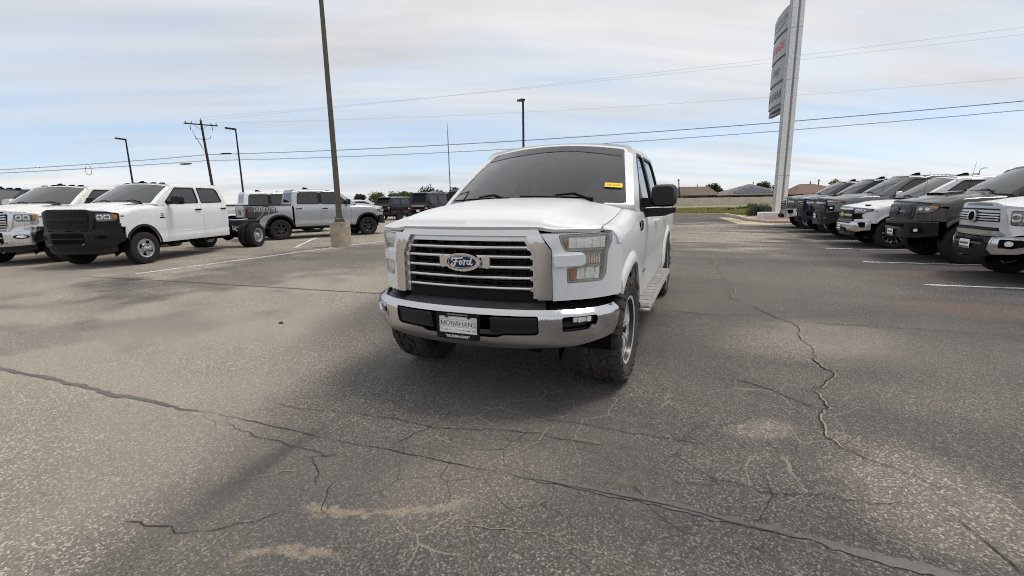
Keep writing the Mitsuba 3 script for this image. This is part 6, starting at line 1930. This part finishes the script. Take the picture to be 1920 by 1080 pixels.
def tundra_dark(V):
    base_fascia(V, 0.80, 1.30, 1.22)
    V.fp('hood_slot', sym(rnd(PG((0, 1.305), (0.36, 1.30), (0.40, 1.265), (0, 1.262)), 0.008)), 0.0, 0.012, 'gap_black')
    g = V.fp('grille', sym(rnd(PG((0, 1.235), (0.50, 1.225), (0.60, 1.17), (0.60, 0.98), (0.54, 0.91), (0, 0.90)), 0.025)), 0, 0.03, V.bsdf)
    inn = sym(rnd(PG((0, 1.215), (0.49, 1.205), (0.57, 1.16), (0.57, 0.99), (0.52, 0.93), (0, 0.92)), 0.02))
    V.fp('grille_back', inn, 0.02, 0.034, 'grille_black', g)
    x0, z0, x1, z1 = inn.bounds
    lat = unary_union([stroke([(a, z0), (a + 0.30, z1)], 0.010, 2) for a in np.arange(x0 - 0.3, x1, 0.06)] + [stroke([(a, z1), (a + 0.30, z0)], 0.010, 2) for a in np.arange(x0 - 0.3, x1, 0.06)]).intersection(inn)
    V.fp('grille_mesh', lat, 0.034, 0.05, 'slate_paint', g)
    V.fp('grille_band', rect(-0.56, 1.05, 0.56, 1.085), 0.03, 0.06, V.bsdf, g)
    ring = affinity.scale(circ(0, 1.07, 0.085, 14), 1.25, 1.0)
    e = V.fp('emblem', ring.difference(affinity.scale(circ(0, 1.07, 0.070, 14), 1.25, 1.0)).union(affinity.scale(circ(0, 1.085, 0.04, 8), 1.3, 0.8).difference(affinity.scale(circ(0, 1.085, 0.028, 8), 1.3, 0.8))).union(affinity.scale(circ(0, 1.065, 0.055, 8), 0.45, 1.1).difference(affinity.scale(circ(0, 1.065, 0.042, 8), 0.45, 1.1))), 0.05, 0.085, 'slate_paint', g)
    V.fp('emblem_back', ring, 0.04, 0.068, 'gap_black', g)
    head_lamp(V, rnd(PG((0.645, 1.195), (0.85, 1.21), (0.955, 1.205), (0.955, 1.13), (0.89, 1.05), (0.66, 1.02)), 0.015), rnd(PG((0.85, 1.20), (0.95, 1.195), (0.945, 1.14), (0.87, 1.135)), 0.01), inner='slate_paint')
    B = shell_bumper(V, None, None, 0.10)
    k, S = bumper(V, sym(PG((0, 0.86), (0.6, 0.86), (0.985, 0.89), (0.99, 0.58), (0.80, 0.52), (0, 0.50))), B, 'black_plastic')
    on(V, B, S, 'bumper_slot', sym(rnd(rect(-0.5, 0.73, 0.5, 0.80), 0.01)), -0.01, 0.006, 'gap_black', k)
    on(V, B, S, 'bumper_lip', sym(rect(-0.6, 0.845, 0.985, 0.862)), 0.0, 0.012, 'slate_paint', k)
    on(V, B, S, 'bumper_bar', sym(rect(-0.42, 0.69, 0.42, 0.715)), 0.0, 0.03, 'slate_paint', k)
    half_pair(V, B, S, 'fog_slot', rnd(rect(0.66, 0.62, 0.86, 0.74), 0.02), 0, 0.008, 'gap_black', k)
    half_pair(V, B, S, 'fog_lamp', circ(0.76, 0.68, 0.035, 6), 0.008, 0.02, 'lettering_white', k)
    plate(V, 0.60, 0.13)
    V.add('hood_scoop', panel(rnd(PG((0.30, -0.42), (0.30, 0.42), (-0.05, 0.36), (-0.05, -0.36)), 0.03), V.S_hood, -0.01, 0.04, 0.08), V.bsdf, V.hood_key)
    V.add('scoop_mouth', panel(rnd(PG((0.325, -0.34), (0.325, 0.34), (0.298, 0.34), (0.298, -0.34)), 0.003), V.S_hood, 0.0, 0.036, 0.08), 'gap_black', V.hood_key)
    V.door_handles(V.bsdf)
    V.mirrors(-0.88, 1.46, 'black_plastic', w=0.22, h=0.24, d=0.14)
    fin(V)
    four_wheels(V, 'twin', 0.27, 'dark_alloy', 0.05)
    mast(V, x=-0.6, y=-0.8, z=1.40)


def tundra_white(V):
    base_fascia(V, 0.76, 1.27, 1.20)
    sur = sym(rnd(PG((0, 1.295), (0.42, 1.288), (0.56, 1.25), (0.64, 1.10), (0.68, 0.92), (0.74, 0.80), (0.60, 0.76), (0, 0.75)), 0.02))
    g = V.fp('grille', sur, 0, 0.035, 'bright_trim')
    V.fp('hood_slot', sym(rnd(PG((0, 1.278), (0.34, 1.27), (0.38, 1.235), (0, 1.235)), 0.008)), 0.03, 0.04, 'slate_paint', g)
    for z0, z1, w in ((1.165, 1.195, 0.55), (0.985, 1.13, 0.58), (0.845, 0.90, 0.60)):
        V.fp('grille_gap', sym(PG((0, z1), (w - 0.02, z1 - 0.005), (w, z0), (0, z0))), 0.02, 0.040, 'grille_black', g)
    for z in (1.015, 1.055, 1.095):
        V.fp('chrome_bar', rect(-0.57, z - 0.009, 0.57, z + 0.009), 0.035, 0.06, 'chrome', g)
    V.fp('lower_bar', sym(rnd(PG((0, 0.84), (0.62, 0.845), (0.70, 0.79), (0, 0.77)), 0.012)), 0.03, 0.07, 'chrome', g)
    ring = affinity.scale(circ(0, 1.06, 0.095, 16), 1.2, 1.0)
    V.fp('emblem', ring.difference(affinity.scale(circ(0, 1.06, 0.076, 16), 1.2, 1.0)), 0.05, 0.09, 'chrome', g)
    V.fp('emblem_back', ring, 0.04, 0.07, 'gap_black', g)
    head_lamp(V, rnd(PG((0.68, 1.17), (0.90, 1.16), (0.975, 1.14), (0.975, 0.96), (0.90, 0.93), (0.70, 0.94)), 0.02), lens='hazed_lens')
    B = shell_bumper(V, None, None, 0.11)
    bl = itp([(0.40, -0.05), (0.52, -0.01), (0.66, 0.0), (0.74, -0.03)])
    S = B.surf(bl)
    k = half_pair(V, B, S, 'bumper', PG((0.56, 0.745), (0.70, 0.76), (0.985, 0.78), (0.99, 0.56), (0.86, 0.50), (0.60, 0.47), (0.52, 0.55)), -0.06, 0, 'chrome')
    on(V, B, S, 'bumper_centre', sym(PG((0, 0.74), (0.56, 0.745), (0.52, 0.55), (0.60, 0.47), (0.50, 0.42), (0, 0.40))), -0.06, -0.012, 'black_plastic', k)
    on(V, B, S, 'bumper_slot', sym(rnd(rect(-0.42, 0.655, 0.42, 0.70), 0.01)), -0.02, -0.006, 'gap_black', k)
    on(V, B, S, 'bumper_bar', sym(rnd(rect(-0.42, 0.62, 0.42, 0.65), 0.01)), -0.02, 0.012, 'slate_paint', k)
    half_pair(V, B, S, 'fog_slot', rnd(PG((0.68, 0.72), (0.90, 0.72), (0.92, 0.62), (0.82, 0.58), (0.68, 0.58)), 0.02), -0.01, 0.006, 'gap_black', k)
    half_pair(V, B, S, 'fog_lamp', circ(0.79, 0.655, 0.04, 6), 0.004, 0.018, 'lettering_white', k)
    plate(V, 0.60, 0.12)
    V.door_handles('chrome')
    V.mirrors(-0.88, 1.42, 'chrome', w=0.22, h=0.24, d=0.14)
    fin(V)
    four_wheels(V, 'twin', 0.25, 'alloy')


row_truck('white pickup with silver barred grille nearest on the right, cut by the frame', 1.0, tundra_white, 'white_paint', d=1.89, hf=1.26, hc=1.40, roof=1.95, zb=1.30, W=1.0, R=0.405, rock=0.50)
row_truck('dark grey lifted pickup with mesh grille and black bumper, second on the right', 3.9, tundra_dark, 'dark_grey_paint', d=1.84, hf=1.30, hc=1.46, roof=2.0, zb=1.36, W=1.0, R=0.43, tw=0.30, rock=0.58, flare=0.035)
row_truck('white pickup with chrome lower bumper and bright twin-spoke wheels, third on the right', 7.0, chevy, 'white_paint', d=1.66, hf=1.13, hc=1.29, roof=1.90, zb=1.25, W=1.0, R=0.405, rock=0.46)
row_truck('light grey pickup with black bumper beside the third white pickup', 9.85, chevy_hd, 'grey_paint', hf=1.35, hc=1.48, roof=2.04, zb=1.37, W=1.0, R=0.42, rock=0.56, zk=1.15)
row_truck('dark blue pickup with tall black grille between two grey pickups', 12.65, gmc, 'blue_paint', hf=1.33, hc=1.46, roof=2.03, zb=1.36, W=1.0, R=0.42, rock=0.55, zk=1.12)
row_truck('slate grey pickup with bright barred grille, last in the row beside the pylon', 15.45, gmc, 'slate_paint', d=1.6, hf=1.35, hc=1.48, roof=2.03, zb=1.37, W=1.0, R=0.42, rock=0.55, zk=1.13)
